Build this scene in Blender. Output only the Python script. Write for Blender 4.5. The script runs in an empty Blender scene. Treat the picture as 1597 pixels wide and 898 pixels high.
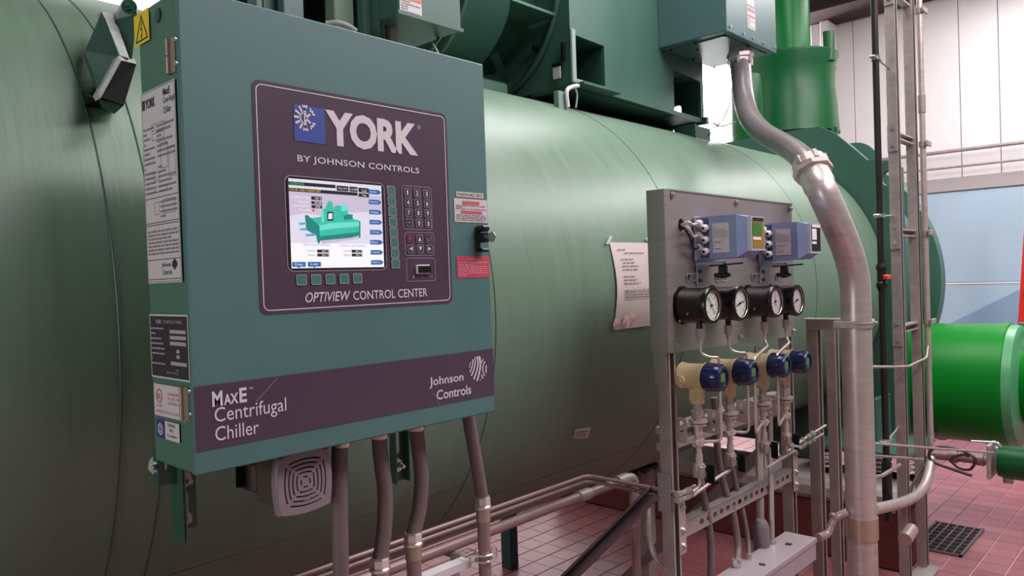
import bpy, math, random
from mathutils import Vector, Matrix
random.seed(7)
S = bpy.context.scene
C = S.collection
# ------------------------------------------------------------------ camera, world, light, exposure
camd = bpy.data.cameras.new('camera'); cam = bpy.data.objects.new('camera', camd); C.objects.link(cam)
Rv = Vector((0.680799, -0.731711, -0.03334)); Uv = Vector((0.032038, -0.015727, 0.999363)); Fv = Vector((0.731769, 0.681434, -0.012736))
M3 = Matrix((Rv, Uv, -Fv)).transposed()
cam.matrix_world = Matrix.Translation((0, 0, 1.75)) @ M3.to_4x4()
camd.sensor_width = 36.0; camd.lens = 36.0*1178.13/1597; camd.clip_start = 0.05
S.camera = cam
S.view_settings.view_transform = 'Standard'; S.view_settings.look = 'None'
S.view_settings.gamma = 1.0; S.view_settings.use_curve_mapping = False
S.view_settings.exposure = 0.55
W = bpy.data.worlds.new('world'); S.world = W; W.use_nodes = True
W.node_tree.nodes['Background'].inputs[0].default_value = (0.93, 0.93, 1.0, 1)
W.node_tree.nodes['Background'].inputs[1].default_value = 0.09
def area(name, loc, target, sx, sy, power, col):
    l = bpy.data.lights.new(name, 'AREA'); l.shape = 'RECTANGLE'; l.size = sx; l.size_y = sy; l.energy = power; l.color = col
    o = bpy.data.objects.new(name, l); C.objects.link(o); o.location = loc
    d = Vector(target)-Vector(loc); o.rotation_euler = d.to_track_quat('-Z', 'Y').to_euler(); return o
area('ceiling_lamp_aisle', (3.3, -1.3, 4.9), (2.6, 1.2, 1.6), 4.5, 0.9, 165, (1.0, 0.93, 0.95))
area('added_side_light', (-3.5, 1.1, 2.2), (0.5, 1.3, 1.9), 0.8, 1.2, 40, (0.95, 1.0, 0.97))  # unseen light, added to brighten the left side of the panel
area('added_shell_light', (3.6, 1.75, 5.0), (3.4, 2.1, 2.0), 4.5, 1.0, 100, (1.0, 1.0, 0.98))  # light added above the shell to brighten its top
area('added_rear_light', (4.0, 5.4, 4.95), (4.0, 6.2, 1.5), 9.0, 1.0, 100, (0.97, 1.0, 0.99))  # added to brighten the back wall, which gives the shell its sheen
area('added_wall_light', (7.4, 0.4, 4.75), (7.9, 0.7, 0.5), 1.0, 4.0, 150, (1.0, 0.97, 0.98))  # light added for the floor and white wall at the right

# ------------------------------------------------------------------ materials
def mat(name, col, rough=0.5, metal=0.0, noise=0.0, nscale=8.0, bump=0.0, bscale=60.0, emit=None, estr=1.0, coat=0.0, nstretch=None, spec=0.5):
    m = bpy.data.materials.new(name); m.use_nodes = True
    nt = m.node_tree; b = nt.nodes['Principled BSDF']
    b.inputs['Base Color'].default_value = (*col, 1); b.inputs['Roughness'].default_value = rough; b.inputs['Metallic'].default_value = metal
    b.inputs['Coat Weight'].default_value = coat; b.inputs['Specular IOR Level'].default_value = spec
    tc = None
    if noise or bump:
        tc = nt.nodes.new('ShaderNodeTexCoord'); mp = nt.nodes.new('ShaderNodeMapping'); nt.links.new(tc.outputs['Object'], mp.inputs[0])
        if nstretch: mp.inputs['Scale'].default_value = nstretch
    if noise:
        n = nt.nodes.new('ShaderNodeTexNoise'); n.inputs['Scale'].default_value = nscale; n.inputs['Detail'].default_value = 5
        nt.links.new(mp.outputs[0], n.inputs['Vector'])
        r = nt.nodes.new('ShaderNodeMapRange'); r.inputs['From Min'].default_value = 0.3; r.inputs['From Max'].default_value = 0.7
        r.inputs['To Min'].default_value = 1-noise; r.inputs['To Max'].default_value = 1+noise
        nt.links.new(n.outputs['Fac'], r.inputs['Value'])
        mx = nt.nodes.new('ShaderNodeVectorMath'); mx.operation = 'SCALE'; mx.inputs[0].default_value = col
        nt.links.new(r.outputs[0], mx.inputs['Scale']); nt.links.new(mx.outputs[0], b.inputs['Base Color'])
        rr = nt.nodes.new('ShaderNodeMath'); rr.operation = 'MULTIPLY_ADD'; rr.inputs[1].default_value = 0.12; rr.inputs[2].default_value = rough-0.06
        nt.links.new(n.outputs['Fac'], rr.inputs[0]); nt.links.new(rr.outputs[0], b.inputs['Roughness'])
    if bump:
        n2 = nt.nodes.new('ShaderNodeTexNoise'); n2.inputs['Scale'].default_value = bscale; n2.inputs['Detail'].default_value = 3
        nt.links.new(mp.outputs[0], n2.inputs['Vector'])
        bp = nt.nodes.new('ShaderNodeBump'); bp.inputs['Strength'].default_value = bump; bp.inputs['Distance'].default_value = 0.002
        nt.links.new(n2.outputs['Fac'], bp.inputs['Height']); nt.links.new(bp.outputs[0], b.inputs['Normal'])
    if emit: b.inputs['Emission Color'].default_value = (*emit, 1); b.inputs['Emission Strength'].default_value = estr
    return m
def L(r, g, b):   # sRGB 0-255 to linear
    f = lambda c: (c/255/12.92) if c/255 < 0.04045 else ((c/255+0.055)/1.055)**2.4
    return (f(r), f(g), f(b))
m_panel = mat('panel_paint', L(76, 112, 111), 0.52, noise=0.05, nscale=5, bump=0.08, bscale=220)  # blue grey cast of reflections is put into the door colour
m_side = mat('panel_paint_side_tone', L(78, 112, 98), 0.5, noise=0.05, nscale=5, bump=0.08, bscale=220)  # cabinet paint again, lightened in colour to make up for weak side light
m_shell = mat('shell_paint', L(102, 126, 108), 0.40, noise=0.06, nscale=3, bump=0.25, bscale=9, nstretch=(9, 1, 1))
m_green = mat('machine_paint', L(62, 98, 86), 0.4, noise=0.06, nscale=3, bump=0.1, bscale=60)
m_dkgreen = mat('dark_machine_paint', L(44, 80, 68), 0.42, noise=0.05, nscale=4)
m_box = mat('terminal_box_paint', L(76, 104, 104), 0.3, noise=0.04, nscale=3)
m_bright = mat('bright_green_jacket', L(0, 122, 32), 0.38, spec=0.3, noise=0.06, nscale=3, bump=0.6, bscale=5)
m_riser = mat('riser_green', L(0, 102, 40), 0.36, spec=0.3, noise=0.05, nscale=3)
m_drum = mat('green_jacket', L(4, 76, 36), 0.34, spec=0.3, noise=0.07, nscale=3, bump=0.6, bscale=3)
m_overlay = mat('overlay_purple', L(78, 60, 76), 0.36, noise=0.04, nscale=4)
m_print = mat('print_white', L(214, 206, 212), 0.5)
m_printline = mat('print_line', L(176, 160, 172), 0.5)
m_blue = mat('print_blue', L(60, 74, 160), 0.45)
m_btn = mat('button_green', L(62, 118, 104), 0.45)
m_black = mat('black_plastic', L(22, 20, 22), 0.35)
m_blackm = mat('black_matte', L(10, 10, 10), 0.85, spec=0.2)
m_gauge = mat('gauge_black', L(24, 15, 15), 0.3)
m_label = mat('label_white', L(206, 196, 200), 0.5)
m_ink = mat('ink_dark', L(50, 44, 50), 0.6)
m_inkg = mat('ink_grey', L(130, 120, 126), 0.6)
m_red = mat('label_red', L(190, 70, 92), 0.5)
m_redk = mat('print_red', L(196, 90, 90), 0.5)
m_pinkp = mat('print_pink', L(226, 160, 172), 0.5)
m_yellow = mat('label_yellow', L(228, 200, 30), 0.45)
m_orange = mat('print_orange', L(216, 110, 60), 0.5)
m_steel = mat('brushed_steel', L(196, 180, 176), 0.34, 0.5, noise=0.07, nscale=14, nstretch=(1, 1, 6))
m_plate = mat('stainless_plate', L(172, 162, 162), 0.36, 0.6, noise=0.06, nscale=10, nstretch=(1, 1, 8))
m_galv = mat('galvanised_steel', L(166, 152, 150), 0.45, 0.4, noise=0.14, nscale=22)
m_conduit = mat('steel_conduit', L(192, 176, 174), 0.36, 0.5, noise=0.10, nscale=12, nstretch=(1, 1, 4))
m_pvc = mat('grey_coated_conduit', L(112, 104, 106), 0.32, noise=0.05, nscale=6)
m_chrome = mat('polished_fitting', L(214, 204, 202), 0.22, 0.75)
m_hose = mat('grey_hose', L(110, 92, 94), 0.5, noise=0.05, nscale=20)
m_copper = mat('dull_pipe', L(150, 124, 124), 0.4, 0.35, noise=0.08, nscale=12)
m_brass = mat('hinge_bronze', L(172, 150, 140), 0.35, 0.5)
m_horn = mat('horn_grey', L(132, 116, 124), 0.45, noise=0.03)
m_hornb = mat('horn_body', L(70, 60, 52), 0.55)
m_foam = mat('foam_grey', L(150, 154, 150), 0.85, noise=0.15, nscale=60, bump=0.4, bscale=120)
m_paper = mat('paper', L(206, 190, 188), 0.35, noise=0.02, bump=0.3, bscale=14)
m_sheet = mat('plastic_sleeve', L(188, 178, 176), 0.15)
m_enc = mat('transmitter_blue', L(130, 144, 182), 0.45)
m_encg = mat('transmitter_grey', L(166, 168, 184), 0.4)
m_encd = mat('transmitter_dark', L(60, 62, 96), 0.5)
m_gland = mat('gland_white', L(214, 206, 206), 0.4)
m_lcdg = mat('lcd_green', L(60, 110, 40), 0.3, emit=L(70, 120, 40), estr=0.12)
m_lcdy = mat('lcd_amber', L(150, 120, 50), 0.3)
m_lcdw = mat('display_white', L(235, 235, 235), 0.3)
m_cream = mat('cream_paint', L(200, 176, 136), 0.4, noise=0.03)
m_navy = mat('navy_paint', L(26, 32, 74), 0.25)
m_glass = mat('dark_glass', L(40, 56, 52), 0.08)
m_dial = mat('dial_face', L(206, 210, 200), 0.35)
m_dial2 = mat('dial_face_pink', L(196, 184, 192), 0.35)
m_teal = mat('teal_paint', L(40, 84, 84), 0.45)
m_tile = mat('quarry_tile', L(140, 84, 88), 0.36, noise=0.10, nscale=2.2, bump=0.2, bscale=30)
m_grout = mat('grout', L(206, 176, 172), 0.8, noise=0.1, nscale=5)
m_pad = mat('pad_red_paint', L(96, 40, 34), 0.5, noise=0.2, nscale=9)
m_conc = mat('pad_rim_grey', L(150, 140, 138), 0.55, noise=0.1, nscale=7)
m_wall = mat('white_siding', L(226, 220, 220), 0.5, noise=0.02)
m_wallgap = mat('siding_gap', L(120, 114, 114), 0.7)
m_band = mat('grey_trim', L(166, 158, 158), 0.6)
m_bluep = mat('pale_blue_panel', L(166, 188, 204), 0.3, noise=0.05, nscale=1.2)
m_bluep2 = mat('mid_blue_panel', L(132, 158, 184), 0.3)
m_redp = mat('red_paint', L(210, 44, 30), 0.4)
m_dark = mat('dark_ceiling', L(52, 34, 34), 0.8)
m_window = mat('daylight_pane', (1, 1, 1), 0.3, emit=(1.0, 0.95, 1.0), estr=22.0)
m_grate = mat('grate_iron', L(112, 96, 98), 0.5, 0.3)
m_pit = mat('pit_shade', L(30, 22, 22), 0.9)
m_rubber = mat('rubber_cable', L(60, 44, 44), 0.45)
m_zinc = mat('zinc_bolt', L(196, 196, 196), 0.25, 0.8)
m_sockw = mat('spring_coat', L(190, 184, 184), 0.4, 0.3)
m_grime = mat('black_steel_pipe', L(50, 46, 46), 0.35, 0.5)
def emat(name, col, s=0.68):
    m = bpy.data.materials.new(name); m.use_nodes = True; b = m.node_tree.nodes['Principled BSDF']
    b.inputs['Base Color'].default_value = (0.02, 0.02, 0.02, 1); b.inputs['Roughness'].default_value = 0.25
    b.inputs['Emission Color'].default_value = (*col, 1); b.inputs['Emission Strength'].default_value = s; return m
e_white = emat('screen_white', L(250, 248, 255)); e_lilac = emat('screen_lilac', L(206, 190, 212)); e_pale = emat('screen_pale', L(226, 220, 238))
e_dark = emat('screen_dark', L(30, 28, 40)); e_blue = emat('screen_blue', L(44, 98, 170)); e_green = emat('screen_text_green', L(70, 220, 110)); e_yel = emat('screen_text_amber', L(240, 190, 90))
e_t1 = emat('screen_teal', L(52, 190, 168)); e_t2 = emat('screen_teal_dark', L(24, 132, 124)); e_t3 = emat('screen_teal_light', L(110, 224, 204)); e_cyan = emat('screen_cyan', L(70, 170, 210)); e_red = emat('screen_red', L(200, 50, 80)); e_ink = emat('screen_ink', L(90, 80, 110))

# ------------------------------------------------------------------ mesh helpers
class MB:
    def __init__(s): s.v = []; s.f = []; s.sm = []; s.g = []
    def add(s, vs, fs, smooth=False):
        n = len(s.v); s.g.append((n, len(s.f))); s.v += [Vector(v) for v in vs]
        for f in fs: s.f.append([i+n for i in f]); s.sm.append(smooth)
        return s
    def box(s, x0, x1, y0, y1, z0, z1):
        x0, x1 = min(x0, x1), max(x0, x1); y0, y1 = min(y0, y1), max(y0, y1); z0, z1 = min(z0, z1), max(z0, z1)
        v = [(x, y, z) for x in (x0, x1) for y in (y0, y1) for z in (z0, z1)]
        return s.add(v, [(0, 1, 3, 2), (4, 6, 7, 5), (0, 4, 5, 1), (2, 3, 7, 6), (0, 2, 6, 4), (1, 5, 7, 3)])
    def bbox(s, x0, x1, y0, y1, z0, z1, b=0.004):   # box with chamfered edges
        cx, cy_, cz_ = (x0+x1)/2, (y0+y1)/2, (z0+z1)/2; hx, hy, hz = abs(x1-x0)/2, abs(y1-y0)/2, abs(z1-z0)/2
        import itertools
        idx = {}; vs = []
        for sx, sy, sz in itertools.product((-1, 1), repeat=3):
            for a in range(3):
                e = [hx-b, hy-b, hz-b]; e[a] += b
                idx[(sx, sy, sz, a)] = len(vs); vs.append((cx+sx*e[0], cy_+sy*e[1], cz_+sz*e[2]))
        fs = []
        for a in range(3):
            o = [i for i in range(3) if i != a]
            for sg in (-1, 1):
                q = []
                for p, r in ((-1, -1), (1, -1), (1, 1), (-1, 1)):
                    k = [0, 0, 0]; k[a] = sg; k[o[0]] = p; k[o[1]] = r; q.append(idx[(*k, a)])
                fs.append(q)
        for a in range(3):
            o = [i for i in range(3) if i != a]
            for p, r in itertools.product((-1, 1), repeat=2):
                k1 = [0, 0, 0]; k2 = [0, 0, 0]; k1[a] = -1; k2[a] = 1
                for k in (k1, k2): k[o[0]] = p; k[o[1]] = r
                fs.append([idx[(*k1, o[0])], idx[(*k2, o[0])], idx[(*k2, o[1])], idx[(*k1, o[1])]])
        for k in itertools.product((-1, 1), repeat=3): fs.append([idx[(*k, 0)], idx[(*k, 1)], idx[(*k, 2)]])
        return s.add(vs, fs)
    def hexa(s, a, b, c, d, off):   # quad a,b,c,d extruded by vector off
        q = [Vector(p) for p in (a, b, c, d)]; off = Vector(off)
        return s.add(q+[p+off for p in q], [(0, 1, 2, 3), (7, 6, 5, 4), (0, 4, 5, 1), (1, 5, 6, 2), (2, 6, 7, 3), (3, 7, 4, 0)])
    def bar(s, p0, p1, w, t, up=(0, 0, 1)):   # rectangular bar along p0-p1
        p0, p1 = Vector(p0), Vector(p1); d = (p1-p0).normalized(); u = Vector(up); sd = d.cross(u).normalized(); u = sd.cross(d)
        q = [p0+sd*a*w/2+u*b*t/2 for a, b in ((-1, -1), (1, -1), (1, 1), (-1, 1))]
        return s.hexa(*q, p1-p0)
    def prof(s, pts, r, seg=16, caps=True, smooth=True, closed=False):
        pts = [Vector(p) for p in pts]; n = len(pts); rs = r if isinstance(r, (list, tuple)) else [r]*n
        tang = []
        for i in range(n):
            a = pts[(i-1) % n] if (i or closed) else pts[0]; b = pts[(i+1) % n] if (i < n-1 or closed) else pts[-1]
            d = (b-a); d = d if d.length > 1e-9 else (tang[-1] if tang else Vector((0, 0, 1))); tang.append(d.normalized())
        u = tang[0].orthogonal().normalized(); rings = []; vs = []
        for i in range(n):
            t = tang[i]; u = (u-t*u.dot(t)).normalized(); w = t.cross(u)
            for k in range(seg):
                a = 2*math.pi*(k+0.5)/seg; vs.append(pts[i]+(u*math.cos(a)+w*math.sin(a))*rs[i])
        fs = []
        for i in range(n if closed else n-1):
            j = (i+1) % n
            for k in range(seg): fs.append((i*seg+k, i*seg+(k+1) % seg, j*seg+(k+1) % seg, j*seg+k))
        s.add(vs, fs, smooth)
        if caps and not closed:
            nb = len(s.v)-len(vs)
            s.f.append([nb+k for k in range(seg)][::-1]); s.sm.append(False)
            s.f.append([nb+(n-1)*seg+k for k in range(seg)]); s.sm.append(False)
        return s
    def cyl(s, p0, p1, r, seg=20, smooth=True, r1=None): return s.prof([p0, p1], [r, r if r1 is None else r1], seg, True, smooth)
    def lathe(s, p0, d, prof, seg=32, smooth=False, caps=(True, True)):   # prof: (distance along d, radius)
        p0 = Vector(p0); d = Vector(d).normalized(); u = d.orthogonal().normalized(); w = d.cross(u); vs = []
        for h, r in prof:
            for k in range(seg):
                a = 2*math.pi*(k+0.5)/seg; vs.append(p0+d*h+(u*math.cos(a)+w*math.sin(a))*r)
        fs = []
        for i in range(len(prof)-1):
            for k in range(seg): fs.append((i*seg+k, i*seg+(k+1) % seg, (i+1)*seg+(k+1) % seg, (i+1)*seg+k))
        s.add(vs, fs, smooth); nb = len(s.v)-len(vs)
        for i, rev in ((0, True), (len(prof)-1, False)):
            if prof[i][1] > 1e-4 and caps[0 if rev else 1]:
                q = [nb+i*seg+k for k in range(seg)]; s.f.append(q[::-1] if rev else q); s.sm.append(False)
        return s
    def ring(s, c, d, R, r, seg=64, ss=8):
        c = Vector(c); d = Vector(d).normalized(); u = d.orthogonal().normalized(); w = d.cross(u)
        return s.prof([c+(u*math.cos(2*math.pi*k/seg)+w*math.sin(2*math.pi*k/seg))*R for k in range(seg)], r, ss, closed=True)
    def poly(s, fr, pts, off=0.0): return s.add([fr(u, v, off) for u, v in pts], [list(range(len(pts)))])
    def rect(s, fr, u0, u1, v0, v1, off=0.0): return s.poly(fr, [(u0, v0), (u1, v0), (u1, v1), (u0, v1)], off)
    def outline(s, fr, pts, w, off=0.0):    # closed stroke of width w inward
        n = len(pts); cu = sum(p[0] for p in pts)/n; cv = sum(p[1] for p in pts)/n; inn = []
        for i in range(n):
            a, b, c = Vector(pts[i-1]), Vector(pts[i]), Vector(pts[(i+1) % n]); d1 = (b-a).normalized(); d2 = (c-b).normalized()
            n1 = Vector((-d1.y, d1.x)); n2 = Vector((-d2.y, d2.x)); m = (n1+n2); m = m.normalized() if m.length > 1e-6 else n1
            inn.append(b+m*w/max(0.4, m.dot(n1)))
        vs = [fr(p[0], p[1], off) for p in pts]+[fr(p[0], p[1], off) for p in inn]
        return s.add(vs, [(i, (i+1) % n, n+(i+1) % n, n+i) for i in range(n)])
    def stroke(s, fr, pts, w, off=0.0):
        for a, b in zip(pts[:-1], pts[1:]):
            a, b = Vector(a), Vector(b); d = (b-a).normalized(); nn = Vector((-d.y, d.x))*w/2
            s.poly(fr, [a-nn, b-nn, b+nn, a+nn], off)
        return s
    def mesh(s, name, shift):
        me = bpy.data.meshes.new(name); me.from_pydata([v-shift for v in s.v], [], s.f); me.polygons.foreach_set('use_smooth', s.sm); me.update()
        if any(s.sm): me.set_sharp_from_angle(angle=math.radians(40))
        return me
def rr(u0, u1, v0, v1, r, n=5):   # rounded rectangle outline, counter-clockwise
    out = []
    for cx, cy_, a0 in ((u1-r, v0+r, -90), (u1-r, v1-r, 0), (u0+r, v1-r, 90), (u0+r, v0+r, 180)):
        for k in range(n+1):
            a = math.radians(a0+90*k/n); out.append((cx+r*math.cos(a), cy_+r*math.sin(a)))
    return out
def frame(o, u, v, n):
    o, u, v, n = Vector(o), Vector(u), Vector(v), Vector(n)
    return lambda a, b, off=0.0: o+u*a+v*b+n*off
def spline(P, n=8):
    P = [Vector(p) for p in P]; Q = [P[0]*2-P[1]]+P+[P[-1]*2-P[-2]]; out = []
    for i in range(1, len(Q)-2):
        for k in range(n):
            t = k/n; a, b, c, d = Q[i-1:i+3]
            out.append(0.5*((2*b)+(c-a)*t+(2*a-5*b+4*c-d)*t*t+(3*b-a-3*c+d)*t**3))
    out.append(P[-1]); return out
def bends(P, r, n=5):   # polyline with rounded corners
    P = [Vector(p) for p in P]; out = [P[0]]
    for i in range(1, len(P)-1):
        a = (P[i-1]-P[i]); c = (P[i+1]-P[i]); k = min(r, a.length*0.45, c.length*0.45); A = P[i]+a.normalized()*k; B = P[i]+c.normalized()*k
        for j in range(n+1):
            t = j/n; out.append(A*(1-t)**2+P[i]*2*t*(1-t)+B*t*t)
    out.append(P[-1]); return out
ZERO = Vector((0, 0, 0))
def thing(name, label, cat, loc, group=None):
    o = bpy.data.objects.new(name, None); C.objects.link(o); o.location = loc; o.empty_display_size = 0.1
    o['label'] = label; o['category'] = cat
    if group: o['group'] = group
    return o
def base(o):
    while o.parent: o = o.parent
    return Vector(o.location)
def part(name, mb, m, parent=None, label=None):
    sh = base(parent) if parent else ZERO
    me = mb.mesh(name, sh); me.materials.append(m); o = bpy.data.objects.new(name, me); C.objects.link(o); o.parent = parent
    if label: o['label'] = label
    return o
def each(name, mb, m, parent, label=None):    # one part object for every separate piece collected in mb
    g = mb.g+[(len(mb.v), len(mb.f))]; out = []
    for (v0, f0), (v1, f1) in zip(g[:-1], g[1:]):
        q = MB(); q.v = mb.v[v0:v1]; q.f = [[i-v0 for i in f] for f in mb.f[f0:f1]]; q.sm = mb.sm[f0:f1]; out.append(part(name, q, m, parent, label))
    return out
def solo(name, mb, m, label, cat, loc, group=None):
    loc = Vector(loc); me = mb.mesh(name, loc); me.materials.append(m); o = bpy.data.objects.new(name, me); C.objects.link(o); o.location = loc
    o['label'] = label; o['category'] = cat
    if group: o['group'] = group
    return o
def struct(name, mb, m): 
    o = part(name, mb, m); o['kind'] = 'structure'; return o
def text(mb, fr, s, u0, u1, v0, v1, off=0.0, bold=0.0, fit=True, res=3, slant=0.0, sp=1.0):
    """letters of s filling the rectangle u0..u1 x v0..v1 on the frame fr"""
    cu = bpy.data.curves.new('letters', 'FONT'); cu.body = s; cu.resolution_u = res; cu.offset = bold; cu.fill_mode = 'FRONT'; cu.space_character = sp; cu.shear = slant
    ob = bpy.data.objects.new('letters', cu); C.objects.link(ob)
    bpy.context.view_layer.update()
    me = ob.evaluated_get(bpy.context.evaluated_depsgraph_get()).to_mesh()
    vs = [v.co.copy() for v in me.vertices]; fs = [tuple(p.vertices) for p in me.polygons]
    ob.to_mesh_clear(); bpy.data.objects.remove(ob); bpy.data.curves.remove(cu)
    if not vs: return mb
    x0 = min(v.x for v in vs); x1 = max(v.x for v in vs); y0 = min(v.y for v in vs); y1 = max(v.y for v in vs)
    sy = (v1-v0)/(y1-y0); sx = (u1-u0)/(x1-x0) if fit else min((u1-u0)/(x1-x0), sy)
    mb.add([fr(u0+(v.x-x0)*sx, v0+(v.y-y0)*sy, off) for v in vs], fs); return mb
def holed(mb, fr, outer, holes, t):
    """plate of thickness t on frame fr with real holes (outlines in frame coordinates)"""
    cu = bpy.data.curves.new('outline', 'CURVE'); cu.dimensions = '2D'; cu.fill_mode = 'BOTH'; cu.extrude = t/2
    for pts in [outer]+holes:
        sp = cu.splines.new('POLY'); sp.points.add(len(pts)-1); sp.use_cyclic_u = True
        for p, q in zip(sp.points, pts): p.co = (q[0], q[1], 0, 1)
    ob = bpy.data.objects.new('outline', cu); C.objects.link(ob); bpy.context.view_layer.update()
    me = ob.evaluated_get(bpy.context.evaluated_depsgraph_get()).to_mesh()
    mb.add([fr(v.co.x, v.co.y, v.co.z-t/2) for v in me.vertices], [tuple(p.vertices) for p in me.polygons])
    ob.to_mesh_clear(); bpy.data.objects.remove(ob); bpy.data.curves.remove(cu); return mb
def circ(cu, cv, r, n=20, ru=None): return [(cu+(ru or r)*math.cos(2*math.pi*k/n), cv+r*math.sin(2*math.pi*k/n)) for k in range(n)]
def scribble(mb, fr, u0, u1, v0, v1, n, off, h=0.5, seed=1):
    rnd = random.Random(seed); dv = (v1-v0)/n
    for i in range(n):
        u = u0; v = v1-(i+0.5)*dv
        while u < u1-0.004*0:
            w = min(rnd.uniform(0.03, 0.12)*(u1-u0)*2, u1-u)
            if w > 0: mb.rect(fr, u, u+w, v-dv*h/2, v+dv*h/2, off)
            u += w+0.03*(u1-u0)
            if rnd.random() < 0.12: break
    return mb
def strut_channel(mb, p0, p1, open_dir, w=0.041, d=0.041, t=0.003, lip=0.009):
    """lipped C channel along p0-p1; open_dir points out of the open side; p is the centre of the back wall"""
    p0, p1 = Vector(p0), Vector(p1); n = Vector(open_dir).normalized(); a = (p1-p0).normalized(); u = a.cross(n).normalized()
    prof = [(-w/2, 0), (w/2, 0), (w/2, d), (w/2-lip, d), (w/2-lip, d-t), (w/2-t, d-t), (w/2-t, t), (-w/2+t, t), (-w/2+t, d-t), (-w/2+lip, d-t), (-w/2+lip, d), (-w/2, d)]
    k = len(prof); vs = [p0+u*x+n*y for x, y in prof]+[p1+u*x+n*y for x, y in prof]
    fs = [(i, (i+1) % k, k+(i+1) % k, k+i) for i in range(k)]
    quads = [(0, 1, 6, 7), (1, 2, 5, 6), (2, 3, 4, 5), (0, 7, 8, 11), (8, 9, 10, 11)]
    fs += [q[::-1] for q in quads]+[tuple(i+k for i in q) for q in quads]
    return mb.add(vs, fs)
X, Y, Z = Vector((1, 0, 0)), Vector((0, 1, 0)), Vector((0, 0, 1))
def hexbolt(mb, p, d, r, h=0.006, washer=True):
    p = Vector(p); d = Vector(d).normalized()
    if washer: mb.cyl(p, p+d*h*0.25, r*1.45, 16)
    mb.prof([p, p+d*h], r, 6, True, False); mb.cyl(p+d*h, p+d*h*1.5, r*0.5, 10); return mb
# ================================================================== the room
WX, WB = 10.0, 7.0
struct('ceiling', MB().box(-4, WX+0.3, -4, WB, 5.12, 5.3), m_dark)
wr = struct('wall_right', MB().box(WX+0.03, WX+0.2, -4, WB, 0, 5.12), m_wallgap)
k = 0; y = -4+0.28
while y < WB-0.1:                                  # siding boards with open joints
    y2 = min(y+0.39, WB)
    if not (4.2 < y+0.2 < 5.95): part('siding_panel', MB().bbox(WX, WX+0.03, y+0.004, y2-0.004, 2.75, 5.1, 0.004), m_wall, wr)
    else: part('siding_panel', MB().bbox(WX, WX+0.03, y+0.004, y2-0.004, 0.0, 2.2, 0.004), m_wall, wr)
    y += 0.39
struct('wall_back', MB().box(-4, WX+0.2, WB, WB+0.15, 0, 5.12), m_wall)
struct('trim_1', MB().bbox(WX-0.06, WX+0.03, -4, 4.1, 2.59, 2.75, 0.008), m_band)
for n_, (a, b, c_, d_, mm) in enumerate([(-1.0, 4.1, 1.53, 2.585, m_bluep), (-1.0, 4.1, 0.02, 1.505, m_bluep)]):
    o = solo('wall_sheet', MB().bbox(WX-0.04, WX+0.03, a, b, c_, d_, 0.006), mm, ['pale blue smooth sheet on the far wall below the grey trim', 'lower pale blue sheet on the far wall under the white joint line'][n_], 'wall panel', (WX, a, c_))
part('joint_strip', MB().box(WX-0.045, WX-0.03, -1.0, 4.1, 1.508, 1.527), m_wall, wr)
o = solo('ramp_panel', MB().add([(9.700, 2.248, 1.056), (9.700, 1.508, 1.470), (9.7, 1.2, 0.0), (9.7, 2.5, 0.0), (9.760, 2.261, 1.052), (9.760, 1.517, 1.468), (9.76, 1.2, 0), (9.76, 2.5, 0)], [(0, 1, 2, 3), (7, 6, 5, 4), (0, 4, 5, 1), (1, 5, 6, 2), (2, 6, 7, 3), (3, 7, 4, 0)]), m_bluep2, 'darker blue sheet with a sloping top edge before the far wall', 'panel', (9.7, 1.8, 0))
# window beyond the chiller: frame and bright panes
wn = struct('window_1', MB().box(WX-0.02, WX+0.04, 4.2, 4.28, 2.2, 5.0).box(WX-0.02, WX+0.04, 5.9, 5.98, 2.2, 5.0).box(WX-0.02, WX+0.04, 4.2, 5.98, 4.94, 5.02).box(WX-0.02, WX+0.04, 4.2, 5.98, 2.2, 2.28), m_wall)
part('pane', MB().box(WX+0.0, WX+0.01, 4.28, 5.9, 2.28, 4.94), m_window, wn)
solo('roof_beam', MB().box(9.3, 9.9, -4, WB, 4.88, 5.12).box(9.25, 9.95, -4, WB, 4.84, 4.88), m_dark, 'dark roof beam along the top of the white siding wall', 'beam', (9.6, 0, 4.84))
solo('wall_column', MB().bbox(9.72, 9.95, 3.55, 3.72, 0, 4.84, 0.01).bbox(9.66, 9.98, 3.48, 3.58, 4.3, 4.84, 0.01), m_wall, 'white steel column against the siding behind the green jacketed drum', 'column', (9.8, 3.6, 0))
for i_, zz in enumerate((3.045, 2.86)):
    solo('wall_pipe', MB().cyl((9.86, -2, zz), (9.86, 4.0, zz), 0.022 if i_ == 0 else 0.014, 12), m_galv, ['thicker upper grey pipe along the white siding wall', 'thinner lower grey pipe along the white siding wall'][i_], 'pipe', (9.86, 0, zz))
rp = thing('red_post', 'red upright steel post at the right edge before the blue sheets', 'post', (8.5, 1.33, 0))
part('bar', MB().bar((8.5, 1.414, 0.0), (8.5, 1.205, 2.75), 0.09, 0.09, (1, 0, 0)), m_redp, rp)
each('bolt', MB().cyl((8.455, 1.30, 1.50), (8.43, 1.30, 1.50), 0.012, 10).cyl((8.455, 1.303, 1.46), (8.43, 1.303, 1.46), 0.012, 10), m_zinc, rp)
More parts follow.
